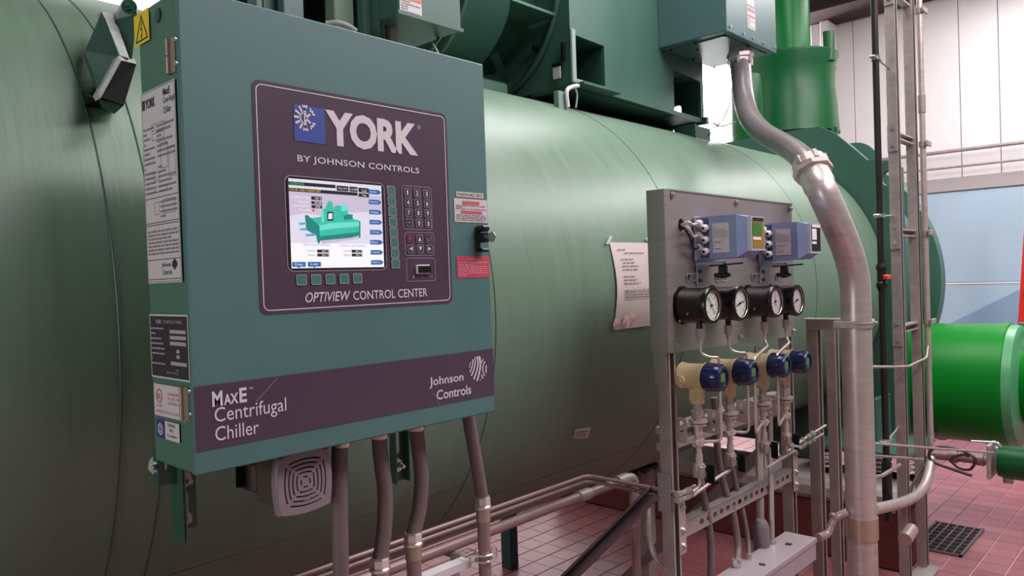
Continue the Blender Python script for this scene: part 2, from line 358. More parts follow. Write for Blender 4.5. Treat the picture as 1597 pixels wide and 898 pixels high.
# floor with quarry tiles
fl = struct('floor', MB().box(-4, WX+0.2, -4, WB, -0.06, -0.006), m_grout)
TP = 0.1475; TY0 = 1.3305
def tile_box(mb, i, j, dx=0, dy=0):
    x0 = 0.05+i*TP-dx; y0 = TY0+j*TP-dy; g = 0.0032
    h = 0.0012
    v = [(x0+h, y0+g, -0.004), (x0+TP-h, y0+g, -0.004), (x0+TP-h, y0+TP-g, -0.004), (x0+h, y0+TP-g, -0.004), (x0+h+.0008, y0+g+.001, 0), (x0+TP-h-.0008, y0+g+.001, 0), (x0+TP-h-.0008, y0+TP-g-.001, 0), (x0+h+.0008, y0+TP-g-.001, 0)]
    return mb.add(v, [(4, 5, 6, 7), (0, 1, 5, 4), (1, 2, 6, 5), (2, 3, 7, 6), (3, 0, 4, 7)])
tmesh = []
for c_ in (L(160, 96, 102), L(168, 104, 108), L(152, 92, 98)):
    me = tile_box(MB(), 0, 0, 0.05, TY0).mesh('tile', ZERO)
    mt = mat('quarry_tile_glaze', c_, 0.36, noise=0.10, nscale=3, bump=0.2, bscale=30); me.materials.append(mt); tmesh.append(me)
single = set()
for i in range(30, 60):
    for j in range(-4, 3): single.add((i, j))
for i in range(10, 22):
    for j in range(4, 12): 
        if len(single) < 298: single.add((i, j))
pit = lambda i, j: 5.06 < 0.05+(i+1)*TP and 0.05+i*TP < 5.66 and TY0+(j+1)*TP > 1.13 and TY0+j*TP < 1.43
rest = MB()
for i in range(-4, 67):
    for j in range(-14, 38):
        if (i, j) in single:
            o = bpy.data.objects.new('tile', random.choice(tmesh)); C.objects.link(o); o.location = (0.05+i*TP, TY0+j*TP, random.uniform(-0.0005, 0.0005)); o.parent = fl
        else: tile_box(rest, i, j)
o = part('tile_field', rest, m_tile, fl); o['kind'] = 'stuff'
gr = thing('floor_grate', 'dark square iron grate set in the red tile floor beside the pad', 'grate', (5.3, 1.27, 0))
part('frame', MB().box(5.06, 5.66, 1.13, 1.145, -0.01, 0.012).box(5.06, 5.66, 1.405, 1.42, -0.01, 0.012).box(5.06, 5.075, 1.13, 1.42, -0.01, 0.012).box(5.645, 5.66, 1.13, 1.42, -0.01, 0.012), m_grate, gr)
for q in range(1, 6): part('long_bar', MB().box(5.075, 5.645, 1.13+q*0.049-0.004, 1.13+q*0.049+0.004, -0.006, 0.014), m_grate, gr)
for q in range(1, 8): part('cross_bar', MB().box(5.06+q*0.075-0.003, 5.06+q*0.075+0.003, 1.145, 1.405, -0.006, 0.011), m_grate, gr)
part('pit', MB().box(5.06, 5.66, 1.13, 1.42, 0.0008, 0.002), m_pit, gr)  # dark sheet over the tiles stands in for shade below the grate

# ================================================================== plinth under the far end
pl = thing('concrete_plinth', 'red painted concrete plinth with bare grey rim under the chiller', 'plinth', (5.2, 2.6, 0))
part('body', MB().bbox(4.6, 5.08, 1.31, 3.9, 0, 0.34, 0.012), m_pad, pl)
part('rim', MB().bbox(4.58, 5.10, 1.295, 3.92, 0.34, 0.455, 0.03), m_conc, pl)
part('kerb', MB().bbox(4.40, 4.80, 1.18, 1.29, 0, 0.015, 0.005), m_conc, pl)

# ================================================================== chiller vessel
CYc, CZc, SRr = 2.595, 1.642, 0.977
ves = thing('chiller_vessel', 'huge green insulated cylindrical chiller shell lying across the room', 'chiller', (2.0, CYc, 0.46))
def ring_x(x, r, t): return MB().ring((x, CYc, CZc), X, r, t, 160, 8)
part('shell', MB().lathe((-2.2, CYc, CZc), X, [(0, SRr)]+[(q*0.4, SRr) for q in range(1, 19)]+[(7.6, SRr)], 160, True), m_shell, ves)
m_seam = mat('seam_paint', L(52, 78, 62), 0.4)
for x_ in (0.573, 0.66, 1.66, 2.80, 4.22): part('weld_seam', ring_x(x_, SRr-0.0005, 0.0024), m_seam, ves)
for (xa, xb, ang) in ((-2.2, 1.66, None), (1.66, 4.22, None)):
    z_ = 1.088 if xa < 0 else 1.0
    y_ = CYc-math.sqrt(SRr**2-(z_-CZc)**2)
    part('long_seam', MB().cyl((xa, y_, z_), (xb, y_, z_), 0.0011, 6), m_seam, ves)
# support plate (tubesheet) across the end of the shell
fx = frame((5.40, 0, 0), Y, Z, X)   # u = y, v = z, plate grows towards +x
out = [(1.51, 0.52), (3.72, 0.52), (3.72, 2.40), (3.64, 2.47), (3.35, 2.52), (3.0, 2.74), (2.12, 2.755), (2.03, 2.75), (1.92, 2.68), (1.80, 2.56), (1.72, 2.475), (1.66, 2.455), (1.56, 2.45), (1.51, 2.40)]
part('tubesheet', holed(MB(), lambda u, v, w=0: Vector((5.40+0.03-w, u, v)), out, [circ(1.585, 2.335, 0.052)], 0.06), m_dkgreen, ves)
part('lifting_lug', MB().lathe((5.60, 1.86, 2.47), X, [(0, 0.16), (0.04, 0.16)], 32, True), m_green, ves)
each('foot_plate', MB().bbox(4.82, 5.40, 1.34, 1.92, 0.601, 0.63, 0.005).bbox(5.10, 5.40, 1.60, 1.63, 0.63, 0.90, 0.004).bbox(4.82, 5.40, 3.2, 3.8, 0.601, 0.63, 0.005), m_green, ves)
part('web_plate', MB().bbox(5.46, 5.5, 1.95, 3.3, 0.46, 0.62, 0.004), m_teal, ves)
part('waterbox', MB().lathe((5.46, CYc, CZc), X, [(0, 1.03), (0.05, 1.03), (0.06, 0.97), (0.80, 0.97), (0.82, 1.0)], 120, True), m_green, ves)
part('flange', MB().lathe((6.28, CYc, CZc), X, [(0, 1.06), (0, 1.105), (0.10, 1.11), (0.13, 1.08), (0.17, 0.9), (0.22, 0.4)], 120, True), m_green, ves)
# spring isolators between foot plate and plinth
for q, (sx, sy) in enumerate([(4.95, 1.53), (4.88, 1.84), (4.98, 1.395), (4.94, 1.67)]):
    t = thing('spring_isolator', ['coil spring isolator under the chiller foot behind the thin black pipe', 'coil spring isolator left of the fat steel conduit on the plinth', 'coil spring isolator nearest the tall strut rack on the plinth', 'coil spring isolator just behind the fat conduit edge under the foot'][q], 'spring', (sx, sy, 0.455), 'spring isolators under the chiller foot')
    part('base_plate', MB().bbox(sx-0.07, sx+0.07, sy-0.07, sy+0.07, 0.455, 0.467, 0.003), m_blackm, t)
    part('coil', MB().prof([(sx+0.05*math.cos(a*0.35), sy+0.05*math.sin(a*0.35), 0.475+a*0.00165) for a in range(66)], 0.0085, 8), m_sockw, t)
    part('cap', MB().cyl((sx, sy, 0.585), (sx, sy, 0.60), 0.06, 20), m_blackm, t)
# insulated lug at the upper left
lug = thing('insulated_lug', 'green boxed lug edged with grey foam on the shell beside the control panel', 'lug', (0.609, 1.720, 2.235))
A_, B_, C_, D_ = Vector((0.589, 1.800, 2.277)), Vector((0.627, 1.800, 2.372)), Vector((0.619, 1.680, 2.244)), Vector((0.569, 1.660, 2.152))
nA = (B_-A_).cross(D_-A_).normalized(); nA = nA if nA.y > 0 else -nA
part('upper_cover', MB().hexa(A_, B_, C_, D_, (0.015, 0.05, 0.0)), m_dkgreen, lug)
B2 = Vector((0.627, 1.785, 2.356)); G_ = Vector((0.659, 1.810, 2.365)); H_ = Vector((0.640, 1.690, 2.247)); C2 = Vector((0.616, 1.675, 2.245))
part('foam_edge', MB().hexa(B2, G_, H_, C2, (0.01, 0.05, -0.0)), m_foam, lug)
part('top_edge', MB().hexa(B_, Vector((0.677, 1.850, 2.394)), Vector((0.667, 1.830, 2.371)), Vector((0.632, 1.800, 2.358)), (0.0, 0.03, 0.0)), m_foam, lug)
E_, F_ = Vector((0.674, 1.740, 2.253)), Vector((0.629, 1.700, 2.147))
part('lower_cover', MB().hexa(Vector((0.568, 1.655, 2.147)), Vector((0.615, 1.670, 2.233)), E_, F_, Vector((0.0, 0.10, 0.0))), m_blackm, lug)  # black colour stands in for shade on the downward face
part('foam_seam', MB().hexa(Vector((0.563, 1.655, 2.153)), Vector((0.611, 1.670, 2.242)), Vector((0.614, 1.665, 2.231)), Vector((0.566, 1.650, 2.143)), Vector((0.0, 0.03, 0.0))), m_foam, lug)
part('foam_seam', MB().hexa(Vector((0.611, 1.670, 2.242)), Vector((0.666, 1.730, 2.259)), Vector((0.670, 1.730, 2.249)), Vector((0.614, 1.668, 2.233)), Vector((0.0, 0.03, 0.0))), m_foam, lug)
part('root', MB().hexa(Vector((0.570, 1.670, 2.145)), Vector((0.632, 1.710, 2.148)), Vector((0.616, 1.720, 2.130)), Vector((0.601, 1.720, 2.136)), (0.0, 0.08, 0.03)), m_dkgreen, lug)
I_ = Vector((0.655, 1.800, 2.362)); J_ = Vector((0.705, 1.840, 2.446)); K_ = Vector((0.679, 1.740, 2.363)); L_ = Vector((0.653, 1.710, 2.252))
part('back_plate', MB().hexa(I_, J_, K_, L_, (0.0, 0.03, 0.0)), m_dkgreen, lug)
bp_ = Vector((0.671, 1.760, 2.382)); mb = MB(); hexbolt(mb, bp_, (-0.5, -0.8, 0), 0.011, 0.014); part('bolt', mb, m_dkgreen, lug)

# sheet of paper taped on the shell
def shell_pt(x, z, off=0.0):
    r = SRr+off; return Vector((x, CYc-math.sqrt(max(0, r*r-(z-CZc)**2)), z))
pp = thing('notice_sheet', 'typed white paper notice taped on the round green shell', 'notice', shell_pt(2.42, 1.7))
def curved(u0a, u1a, u0b, u1b, z0, z1, off, nu=2, nv=14, wave=0.0):
    vs = []; fs = []
    for j in range(nv+1):
        t = j/nv; z = z1+(z0-z1)*t; a = u0a+(u0b-u0a)*t+0.012*math.sin(t*3.1); b = u1a+(u1b-u1a)*t+0.010*math.sin(t*3.1)
        for i in range(nu+1):
            s_ = i/nu; vs.append(shell_pt(a+(b-a)*s_, z, off+wave*math.sin(3*t+2*s_)**2))
    for j in range(nv):
        for i in range(nu): q = j*(nu+1)+i; fs.append((q, q+nu+1, q+nu+2, q+1))
    return vs, fs
vs, fs = curved(2.300, 2.572, 2.274, 2.520, 1.548, 1.872, 0.004, 4, 16, 0.004); part('paper', MB().add(vs, fs, True), m_paper, pp)
mb = MB()
for (za, u0, w_) in [(1.845, 0.06, 0.05), (1.832, 0.10, 0.13), (1.808, 0.07, 0.08), (1.795, 0.08, 0.08), (1.782, 0.07, 0.11), (1.769, 0.07, 0.10), (1.743, 0.07, 0.08), (1.730, 0.07, 0.09), (1.717, 0.07, 0.11), (1.690, 0.07, 0.18), (1.681, 0.07, 0.18), (1.671, 0.07, 0.18), (1.661, 0.07, 0.16)]:
    sgm = u0
    while sgm < u0+w_:
        w2 = min(random.uniform(0.012, 0.03), u0+w_-sgm)
        mb.add([shell_pt(2.275+sgm, za-0.002, 0.0105), shell_pt(2.275+sgm+w2, za-0.002, 0.0105), shell_pt(2.275+sgm+w2, za+0.002, 0.0105), shell_pt(2.275+sgm, za+0.002, 0.0105)], [(0, 1, 2, 3)]); sgm += w2+0.005
part('typed_lines', mb, m_inkg, pp)
mb = MB()
for (x_, z_, w_, h_, sl) in [(2.295, 1.880, 0.02, 0.03, -0.02), (2.565, 1.878, 0.022, 0.03, 0.012)]:
    mb.add([shell_pt(x_-w_/2-sl, z_+h_/2, 0.009), shell_pt(x_+w_/2-sl, z_+h_/2, 0.009), shell_pt(x_+w_/2+sl, z_-h_/2, 0.011), shell_pt(x_-w_/2+sl, z_-h_/2, 0.011)], [(0, 3, 2, 1)])
each('tape', mb, m_sheet, pp)
mb = MB(); 
for cx_, cz_2, r_ in ((2.285, 1.571, 0.022), (2.35, 1.575, 0.028), (2.385, 1.585, 0.024)):
    n_ = 14; mb.add([shell_pt(cx_, cz_2, 0.014)]+[shell_pt(cx_+r_*math.cos(2*math.pi*k/n_)*(1+0.2*(k % 3-1)), cz_2+r_*0.9*math.sin(2*math.pi*k/n_), 0.011) for k in range(n_)], [(0, 1+(k+1) % n_, 1+k) for k in range(n_)], False)
each('crumpled_sleeve', mb, mat('crumpled_sleeve_film', L(226, 190, 186), 0.08, coat=1.0), pp, 'shiny crumpled plastic at the foot of the sheet')
tg = thing('shell_tag', 'small white slanted label stuck low on the green shell', 'label', shell_pt(2.23, 1.16))
part('sticker', MB().add([shell_pt(2.170, 1.190, 0.002), shell_pt(2.182, 1.150, 0.002), shell_pt(2.285, 1.133, 0.002), shell_pt(2.272, 1.180, 0.002)], [(0, 1, 2, 3)]), m_label, tg)
mb = MB()
for q in range(3): 
    z_ = 1.176-q*0.009; mb.add([shell_pt(2.185, z_, 0.003), shell_pt(2.188, z_-0.004, 0.003), shell_pt(2.262, z_-0.014, 0.003), shell_pt(2.260, z_-0.010, 0.003)], [(0, 1, 2, 3)])
part('print', mb, m_inkg, tg)

# ================================================================== machinery above the shell
mo = thing('motor_housing', 'large green square motor housing with open pockets on top of the shell', 'motor', (3.4, 2.8, 2.62))
fm = frame((0, 2.2, 0), X, Z, -Y)
T = 0.02
def flip(y0): return lambda u, v, w=0: Vector((u, y0-w, v))
front_out = [(2.82, 2.655), (4.08, 2.63), (4.08, 3.62), (2.82, 3.62)]
part('front_sheet', holed(MB(), lambda u, v, w=0: Vector((u, 2.2-w, v)), front_out, [[(2.845, 2.675), (3.09, 2.672), (3.09, 2.886), (2.845, 2.892)], [(3.745, 2.66), (4.045, 2.655), (4.045, 2.868), (3.745, 2.888)]], T), m_green, mo)
part('side_sheet', MB().box(2.82, 2.84, 2.22, 3.4, 2.655, 3.62), m_green, mo)
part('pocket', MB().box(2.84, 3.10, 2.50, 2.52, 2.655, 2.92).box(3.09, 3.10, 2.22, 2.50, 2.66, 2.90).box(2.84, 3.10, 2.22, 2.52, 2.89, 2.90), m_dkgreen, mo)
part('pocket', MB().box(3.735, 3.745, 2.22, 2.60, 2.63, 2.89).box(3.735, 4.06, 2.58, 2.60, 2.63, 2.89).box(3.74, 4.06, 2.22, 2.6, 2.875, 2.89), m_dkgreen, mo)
part('side_flange', holed(MB().box(4.05, 4.08, 2.17, 2.6, 2.62, 2.66), lambda u, v, w=0: Vector((4.08-w-0.02, u, v)), [(2.22, 2.66), (2.60, 2.66), (2.60, 3.3), (2.22, 3.3)], [rr(2.34, 2.40, 2.70, 2.76, 0.02, 4)], 0.02), m_green, mo)
part('right_sheet', MB().box(4.06, 4.08, 2.6, 3.4, 2.62, 3.62), m_green, mo)
part('base_rail', MB().box(2.78, 4.10, 2.42, 2.48, 2.50, 2.640), m_blackm, mo)  # painted black for the deep shade under the motor
part('lip_plate', MB().box(2.84, 3.15, 2.14, 2.2, 2.648, 2.66), m_green, mo)
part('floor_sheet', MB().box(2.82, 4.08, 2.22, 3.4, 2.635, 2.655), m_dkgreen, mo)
part('base_rail', MB().box(2.78, 4.10, 3.2, 3.3, 2.50, 2.64), m_dkgreen, mo)
part('pocket_lip', MB().bbox(2.815, 2.845, 2.185, 2.2, 2.66, 2.91, 0.003).bbox(2.845, 3.10, 2.185, 2.2, 2.655, 2.68, 0.003), m_label if False else mat('lip_grey_green', L(140, 158, 150), 0.4), mo)
part('rubber_seal', MB().ring((2.81, 2.77, 3.16), X, 0.515, 0.017, 120, 10), m_dkgreen, mo)
each('foot', MB().bbox(3.93, 4.12, 2.18, 2.3, 2.42, 2.60, 0.006).bbox(3.90, 3.915, 2.16, 2.3, 2.38, 2.60, 0.002), m_dkgreen, mo)
part('latch', MB().bbox(2.80, 2.815, 2.225, 2.245, 2.77, 2.855, 0.003).bbox(2.795, 2.81, 2.245, 2.30, 2.752, 2.764, 0.002), m_blackm, mo)
part('tag', MB().bbox(2.80, 2.806, 2.25, 2.295, 2.69, 2.745, 0.001), m_label, mo)
br = thing('bracket_clip', 'small pale green bracket with a short cranked tube on top of the shell', 'bracket', (2.72, 2.2, 2.56))
b0 = Vector((2.684, 2.150, 2.531))
part('plate', MB().bbox(b0.x-0.05, b0.x+0.02, 2.13, 2.16, b0.z-0.12, b0.z+0.05, 0.003), mat('pale_bracket', L(120, 146, 134), 0.4), br)
part('tube', MB().prof(spline([(b0.x, 2.12, b0.z-0.02), Vector((2.681, 2.120, 2.583)), Vector((2.742, 2.130, 2.615)), Vector((2.815, 2.160, 2.636))], 5), 0.010, 10), m_label, br)
part('wire', MB().prof(spline([(2.739, 2.120, 2.612), (2.756, 2.120, 2.577), (2.743, 2.120, 2.517)], 5), 0.004, 6), m_foam, br)
co = thing('compressor_casing', 'round dark green compressor casing behind the control panel top', 'compressor', (2.0, 2.72, 2.6))
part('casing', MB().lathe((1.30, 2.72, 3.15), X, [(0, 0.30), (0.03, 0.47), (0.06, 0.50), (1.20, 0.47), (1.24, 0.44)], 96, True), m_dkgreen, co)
part('rim', MB().lathe((2.2, 2.72, 3.15), X, [(0, 0.50), (0.005, 0.514), (0.02, 0.514), (0.025, 0.49)], 96, False), m_green, co)
part('neck', MB().lathe((2.52, 2.75, 3.15), X, [(0, 0.34), (0.30, 0.34)], 64, True), m_dkgreen, co)
part('fin', MB().bbox(2.50, 2.81, 2.27, 2.45, 2.985, 3.0, 0.002), m_green, co)
part('fin', MB().add([(2.550, 2.466, 2.796), (2.550, 2.416, 2.803), (2.790, 2.567, 2.731), (2.790, 2.599, 2.705), (2.570, 2.486, 2.805), (2.570, 2.435, 2.811), (2.810, 2.585, 2.738), (2.810, 2.617, 2.712)], [(0, 1, 2, 3), (7, 6, 5, 4), (0, 4, 5, 1), (1, 5, 6, 2), (2, 6, 7, 3), (3, 7, 4, 0)]), m_dkgreen, co)
part('bolt', MB().cyl((2.815, 2.400, 2.861), Vector((2.815, 2.400, 2.861))-X*0.03, 0.012, 10), m_blackm, co)
part('cradle', MB().bbox(1.75, 2.6, 2.40, 3.1, 2.50, 2.66, 0.01), m_dkgreen, co)
# junction box left of it
jb = thing('junction_box', 'green wall-type box with orange striped warning label above the control panel', 'box', (1.6, 1.9, 2.5))
part('enclosure', MB().bbox(1.427, 1.683, 1.75, 2.0, 2.545, 2.95, 0.004), m_green, jb)
part('lid_edge', MB().box(1.423, 1.687, 1.745, 1.752, 2.541, 2.552), m_green, jb)
fj = frame((0, 1.749, 0), X, Z, -Y)
dl = part('warning_label', MB().rect(fj, 1.432, 1.517, 2.548, 2.66, 0.001), m_label, jb)
each('stripe', MB().rect(fj, 1.432, 1.517, 2.590, 2.600, 0.002).rect(fj, 1.432, 1.517, 2.62, 2.628, 0.002), m_orange, dl)
part('print', scribble(MB(), fj, 1.437, 1.51, 2.55, 2.588, 5, 0.002, 0.4, 3), m_inkg, dl)
part('hub', MB().cyl((1.502, 1.880, 2.583), Vector((1.502, 1.880, 2.583))+Vector((0, 0, -0.015)), 0.030, 20).cyl((1.501, 1.880, 2.575), (1.500, 1.880, 2.546), 0.026, 8, False), m_chrome, jb)
solo('short_conduit', MB().cyl((1.503, 1.880, 2.551), (1.504, 1.880, 2.475), 0.021, 20), m_conduit, 'short steel conduit dropping from the box with orange striped label', 'conduit', (1.504, 1.880, 2.475))
part('bracket', MB().bar((1.719, 1.880, 2.577), (1.583, 1.800, 2.464), 0.012, 0.004).bar((1.601, 1.800, 2.504), (1.608, 1.780, 2.464), 0.012, 0.004), m_green, jb)
# upright plates left of the junction box
for n_, (xa, xb, yy, mm, lab) in enumerate([((1.055, 1.900, 2.461)[0], (1.076, 1.900, 2.465)[0], 1.95, m_green, 'leftmost narrow green upright plate behind the panel top edge'), ((1.076, 1.900, 2.465)[0], (1.133, 1.900, 2.478)[0], 1.97, m_dkgreen, 'dark green upright sheet behind the panel top, left of the gap'), ((1.139, 1.900, 2.479)[0], (1.205, 1.900, 2.494)[0], 1.93, m_box, 'grey green upright sheet left of the black opening'), ((1.307, 1.900, 2.517)[0], (1.378, 1.900, 2.532)[0], 1.90, m_shell, 'pale green upright sheet right of the black opening'), ((1.378, 1.900, 2.532)[0], (1.414, 1.900, 2.540)[0], 1.93, m_box, 'grey green recessed upright strip between two pale posts'), ((1.414, 1.900, 2.540)[0], (1.446, 1.900, 2.547)[0], 1.87, m_green, 'green upright post with a bolt head above the panel'), ((1.468, 1.900, 2.552)[0], (1.491, 1.900, 2.557)[0], 1.84, m_green, 'thin green upright edge just left of the striped-label box')]):
    s_ = yy/1.90
    solo('upright_plate', MB().bbox(xa*s_, xb*s_, yy, yy+0.05, 2.42, 3.05, 0.003), mm, lab, 'plate', (xa*s_, yy, 2.42), 'upright plates above the control panel')
solo('gap_shade_box', MB().bbox(1.15, 1.75, 2.05, 2.18, 2.56, 3.2, 0.01), m_blackm, 'black box put in for the shade between the upright green plates', 'box', (1.4, 2.3, 2.4))  # solid black box stands in for the darkness of the gap
solo('arched_strap', MB().prof(spline([(1.236, 1.840, 2.491), (1.265, 1.820, 2.495), (1.302, 1.820, 2.492), (1.324, 1.820, 2.485)], 5), 0.008, 8), m_foam, 'pale curved strap end peeping over the panel top edge', 'strap', (1.276, 1.830, 2.492))
# terminal box
tb = thing('terminal_box', 'grey green bolted terminal box hanging above the fat conduit', 'terminal box', (3.9, 2.0, 2.97))
part('enclosure', MB().bbox(3.60, 4.19, 1.81, 2.2, 2.975, 3.5, 0.004), m_box, tb)
part('front_cover', MB().bbox(3.598, 4.192, 1.797, 1.81, 2.972, 3.5, 0.003), m_box, tb)
ft = frame((0, 1.797, 0), X, Z, -Y); mb = MB()
for x_, z_ in [(3.63, 3.0), (3.78, 2.995), (3.89, 2.995), (4.02, 2.995), (4.165, 3.0), (4.165, 3.28), (3.63, 3.3)]: mb.cyl((x_, 1.797, z_), (x_, 1.789, z_), 0.008, 10)
each('cover_bolt', mb, m_zinc, tb)
part('gland_plate', MB().bbox(3.66, 4.16, 1.84, 2.14, 2.968, 2.975, 0.001), m_box, tb)
mb = MB()
for x_, y_ in [(3.64, 1.83), (3.64, 2.0), (3.64, 2.15), (3.9, 1.83), (3.9, 2.16), (4.15, 2.16), (3.75, 2.05)]: mb.cyl((x_, y_, 2.967), (x_, y_, 2.960), 0.007, 8)
each('plate_screw', mb, m_blackm, tb)
d1 = part('warning_label', MB().rect(ft, 3.83, 3.915, 3.165, 3.27, 0.001), m_label, tb); each('stripe', MB().rect(ft, 3.835, 3.91, 3.247, 3.262, 0.002), m_redk, d1)
d2 = part('warning_label', MB().rect(ft, 3.83, 3.925, 3.04, 3.155, 0.001), m_label, tb); each('stripe', MB().rect(ft, 3.835, 3.92, 3.13, 3.148, 0.002).rect(ft, 3.835, 3.92, 3.10, 3.112, 0.002), m_redk, d2)
part('print', scribble(MB(), ft, 3.835, 3.92, 3.045, 3.095, 5, 0.002, 0.4, 3), m_inkg, d2)

# ================================================================== green jacketed drum and pipe behind
dr = thing('jacketed_drum', 'dark green wrapped drum with raised edge behind the terminal box conduit', 'drum', (7.0, 2.89, 2.9))
prof_ = [(0, 0.40), (0.02, 0.43), (0.06, 0.425), (0.3, 0.41), (0.45, 0.395), (0.62, 0.405), (0.72, 0.43), (0.74, 0.43), (0.75, 0.38)]
part('jacket', MB().lathe((7.0, 2.89, 2.965), Z, prof_, 72, True), m_drum, dr)
part('stub', MB().cyl((6.95, 2.50, 3.6), (6.95, 2.50, 3.86), 0.05, 24), m_drum, dr)
part('stub', MB().cyl((6.95, 2.50, 2.5), (6.95, 2.50, 3.0), 0.06, 24), m_drum, dr)
part('neck', MB().cyl((7.0, 2.89, 2.3), (7.0, 2.89, 3.0), 0.30, 40), m_drum, dr)
part('base_flange', MB().lathe((7.0, 2.89, 2.86), Z, [(0, 0.36), (0.05, 0.36)], 48, True), m_conc, dr)
part('support', MB().bbox(6.9, 7.1, 2.75, 3.05, 0, 2.4, 0.01), m_dkgreen, dr)
solo('jacketed_riser', MB().lathe((7.0, 2.86, 3.70), Z, [(0, 0.17), (0.62, 0.17), (0.625, 0.18), (0.64, 0.18), (0.645, 0.17), (1.42, 0.17)], 48, True), m_riser, 'bright green vertical pipe rising from the wrapped drum', 'pipe', (7.0, 2.86, 3.70))
solo('suction_pipe', MB().lathe((6.2, 2.93, 2.72), Z, [(0, 0.13), (0.25, 0.135), (0.60, 0.13), (0.70, 0.12), (0.72, 0.08)], 40, True), m_drum, 'short green domed pipe left of the wrapped drum before the bright window', 'pipe', (6.2, 2.93, 2.72))
solo('thin_wire', MB().prof(spline([(4.018, 2.000, 2.706), (3.927, 2.000, 2.603), (3.850, 2.000, 2.551), (3.839, 2.050, 2.504)], 6), 0.004, 6).prof(spline([(3.807, 2.000, 2.563), (3.902, 2.000, 2.557), (4.074, 2.000, 2.604)], 6), 0.005, 6), m_rubber, 'two thin dark wires crossing before the bright window', 'wire', (3.850, 2.000, 2.551))
# ================================================================== bright green header pipe on the right
hp = thing('header_pipe', 'fat bright green jacketed pipe coming out of the waterbox on the right', 'pipe', (5.95, 1.3, 0.93))
part('jacket', MB().lathe((5.95, 1.0, 0.928), Y, [(0, 0.405), (0.004, 0.412), (0.30, 0.402), (0.9, 0.41)], 96, True), m_bright, hp)
part('end_disc', MB().lathe((5.95, 0.93, 0.925), Y, [(0, 0.36), (0.02, 0.40), (0.075, 0.405)], 72, True), mat('end_disc_green', L(80, 150, 104), 0.35, noise=0.05), hp)
part('stub', MB().lathe((5.95, -3.0, 0.935), Y, [(0, 0.26), (3.88, 0.265), (3.90, 0.25), (3.96, 0.25)], 64, True), m_bright, hp)
part('puckered_hem', MB().prof([(5.95+0.395*math.cos(a), 1.42+0.015*math.sin(9*a), 0.928+0.395*math.sin(a)) for a in [math.radians(185+q*5) for q in range(25)]], 0.020, 8), m_drum, hp)
solo('upper_branch_pipe', MB().cyl((6.15, -3.0, 1.29), (6.15, 0.985, 1.29), 0.045, 24), m_drum, 'thin dark green pipe passing above the fat green stub at right', 'pipe', (6.15, 0.6, 1.29))
# valve with lever on the right
vv = thing('jacketed_valve', 'small green wrapped valve with flat steel lever at the right edge', 'valve', (4.8, 0.75, 0.65))
part('jacket', MB().lathe((4.8, -1.4, 0.665), Y, [(0, 0.088), (2.23, 0.09), (2.28, 0.082), (2.285, 0.05)], 40, True), m_drum, vv)
part('flange', MB().bbox(4.72, 4.88, 0.905, 0.925, 0.575, 0.76, 0.004), m_galv, vv)
part('lever', MB().prof(bends([(4.800, 0.867, 0.743), (4.800, 0.884, 0.765), (4.800, 1.010, 0.757)], 0.02), 0.007, 8), m_zinc, vv)
part('drain_plug', MB().cyl((4.8, 0.84, 0.58), (4.8, 0.84, 0.553), 0.025, 16), m_galv, vv)
each('bolt', MB().cyl((4.86, 0.895, 0.72), (4.86, 0.93, 0.72), 0.008, 8).cyl((4.86, 0.895, 0.61), (4.86, 0.93, 0.61), 0.008, 8), m_zinc, vv)
solo('copper_run', MB().cyl((4.8, 0.925, 0.66), (4.8, 1.22, 0.655), 0.025, 20).cyl((4.8, 0.95, 0.66), (4.8, 0.985, 0.66), 0.034, 20).cyl((4.8, 1.08, 0.66), (4.8, 1.12, 0.66), 0.036, 20), m_copper, 'dull copper pipe from the rack to the wrapped green valve', 'pipe', (4.8, 1.0, 0.66))
for n_, (a, b) in enumerate([((3.674, 1.190, 0.930), (4.720, 0.891, 0.723)), ((3.670, 1.190, 0.874), (4.510, 1.180, 0.690))]):
    a = Vector(a); b = Vector(b)
    solo('thin_rod', MB().cyl(a, b, 0.006, 8), m_galv, ['upper thin rod running from the fat conduit to the valve flange', 'lower thin rod between fat conduit and strut rack foot'][n_], 'rod', a)
pts = [Vector((4.740, 0.998, 0.578)), Vector((4.740, 1.079, 0.597)), Vector((4.740, 1.175, 0.623)), Vector((4.740, 1.210, 0.655)), Vector((4.740, 1.199, 0.693)), Vector((4.740, 1.153, 0.717)), Vector((4.740, 1.060, 0.715)), Vector((4.740, 0.990, 0.685)), Vector((4.740, 0.984, 0.651)), Vector((4.740, 1.010, 0.611)), Vector((4.740, 1.063, 0.614)), Vector((4.740, 1.100, 0.656)), Vector((4.740, 1.045, 0.688)), Vector((4.740, 1.008, 0.683))]
solo('coiled_cable', MB().prof(spline(pts, 6), 0.008, 8), m_rubber, 'looped dark cable tied round the copper pipe at right', 'cable', pts[0])
solo('drooping_cable', MB().prof(spline([(4.740, 1.201, 0.627), (4.720, 1.236, 0.597), (4.600, 1.249, 0.547), (4.500, 1.263, 0.471), (4.204, 1.240, 0.488)], 6), 0.008, 8), m_rubber, 'dark cable drooping from the copper pipe across the strut rack', 'cable', (4.720, 1.236, 0.597))
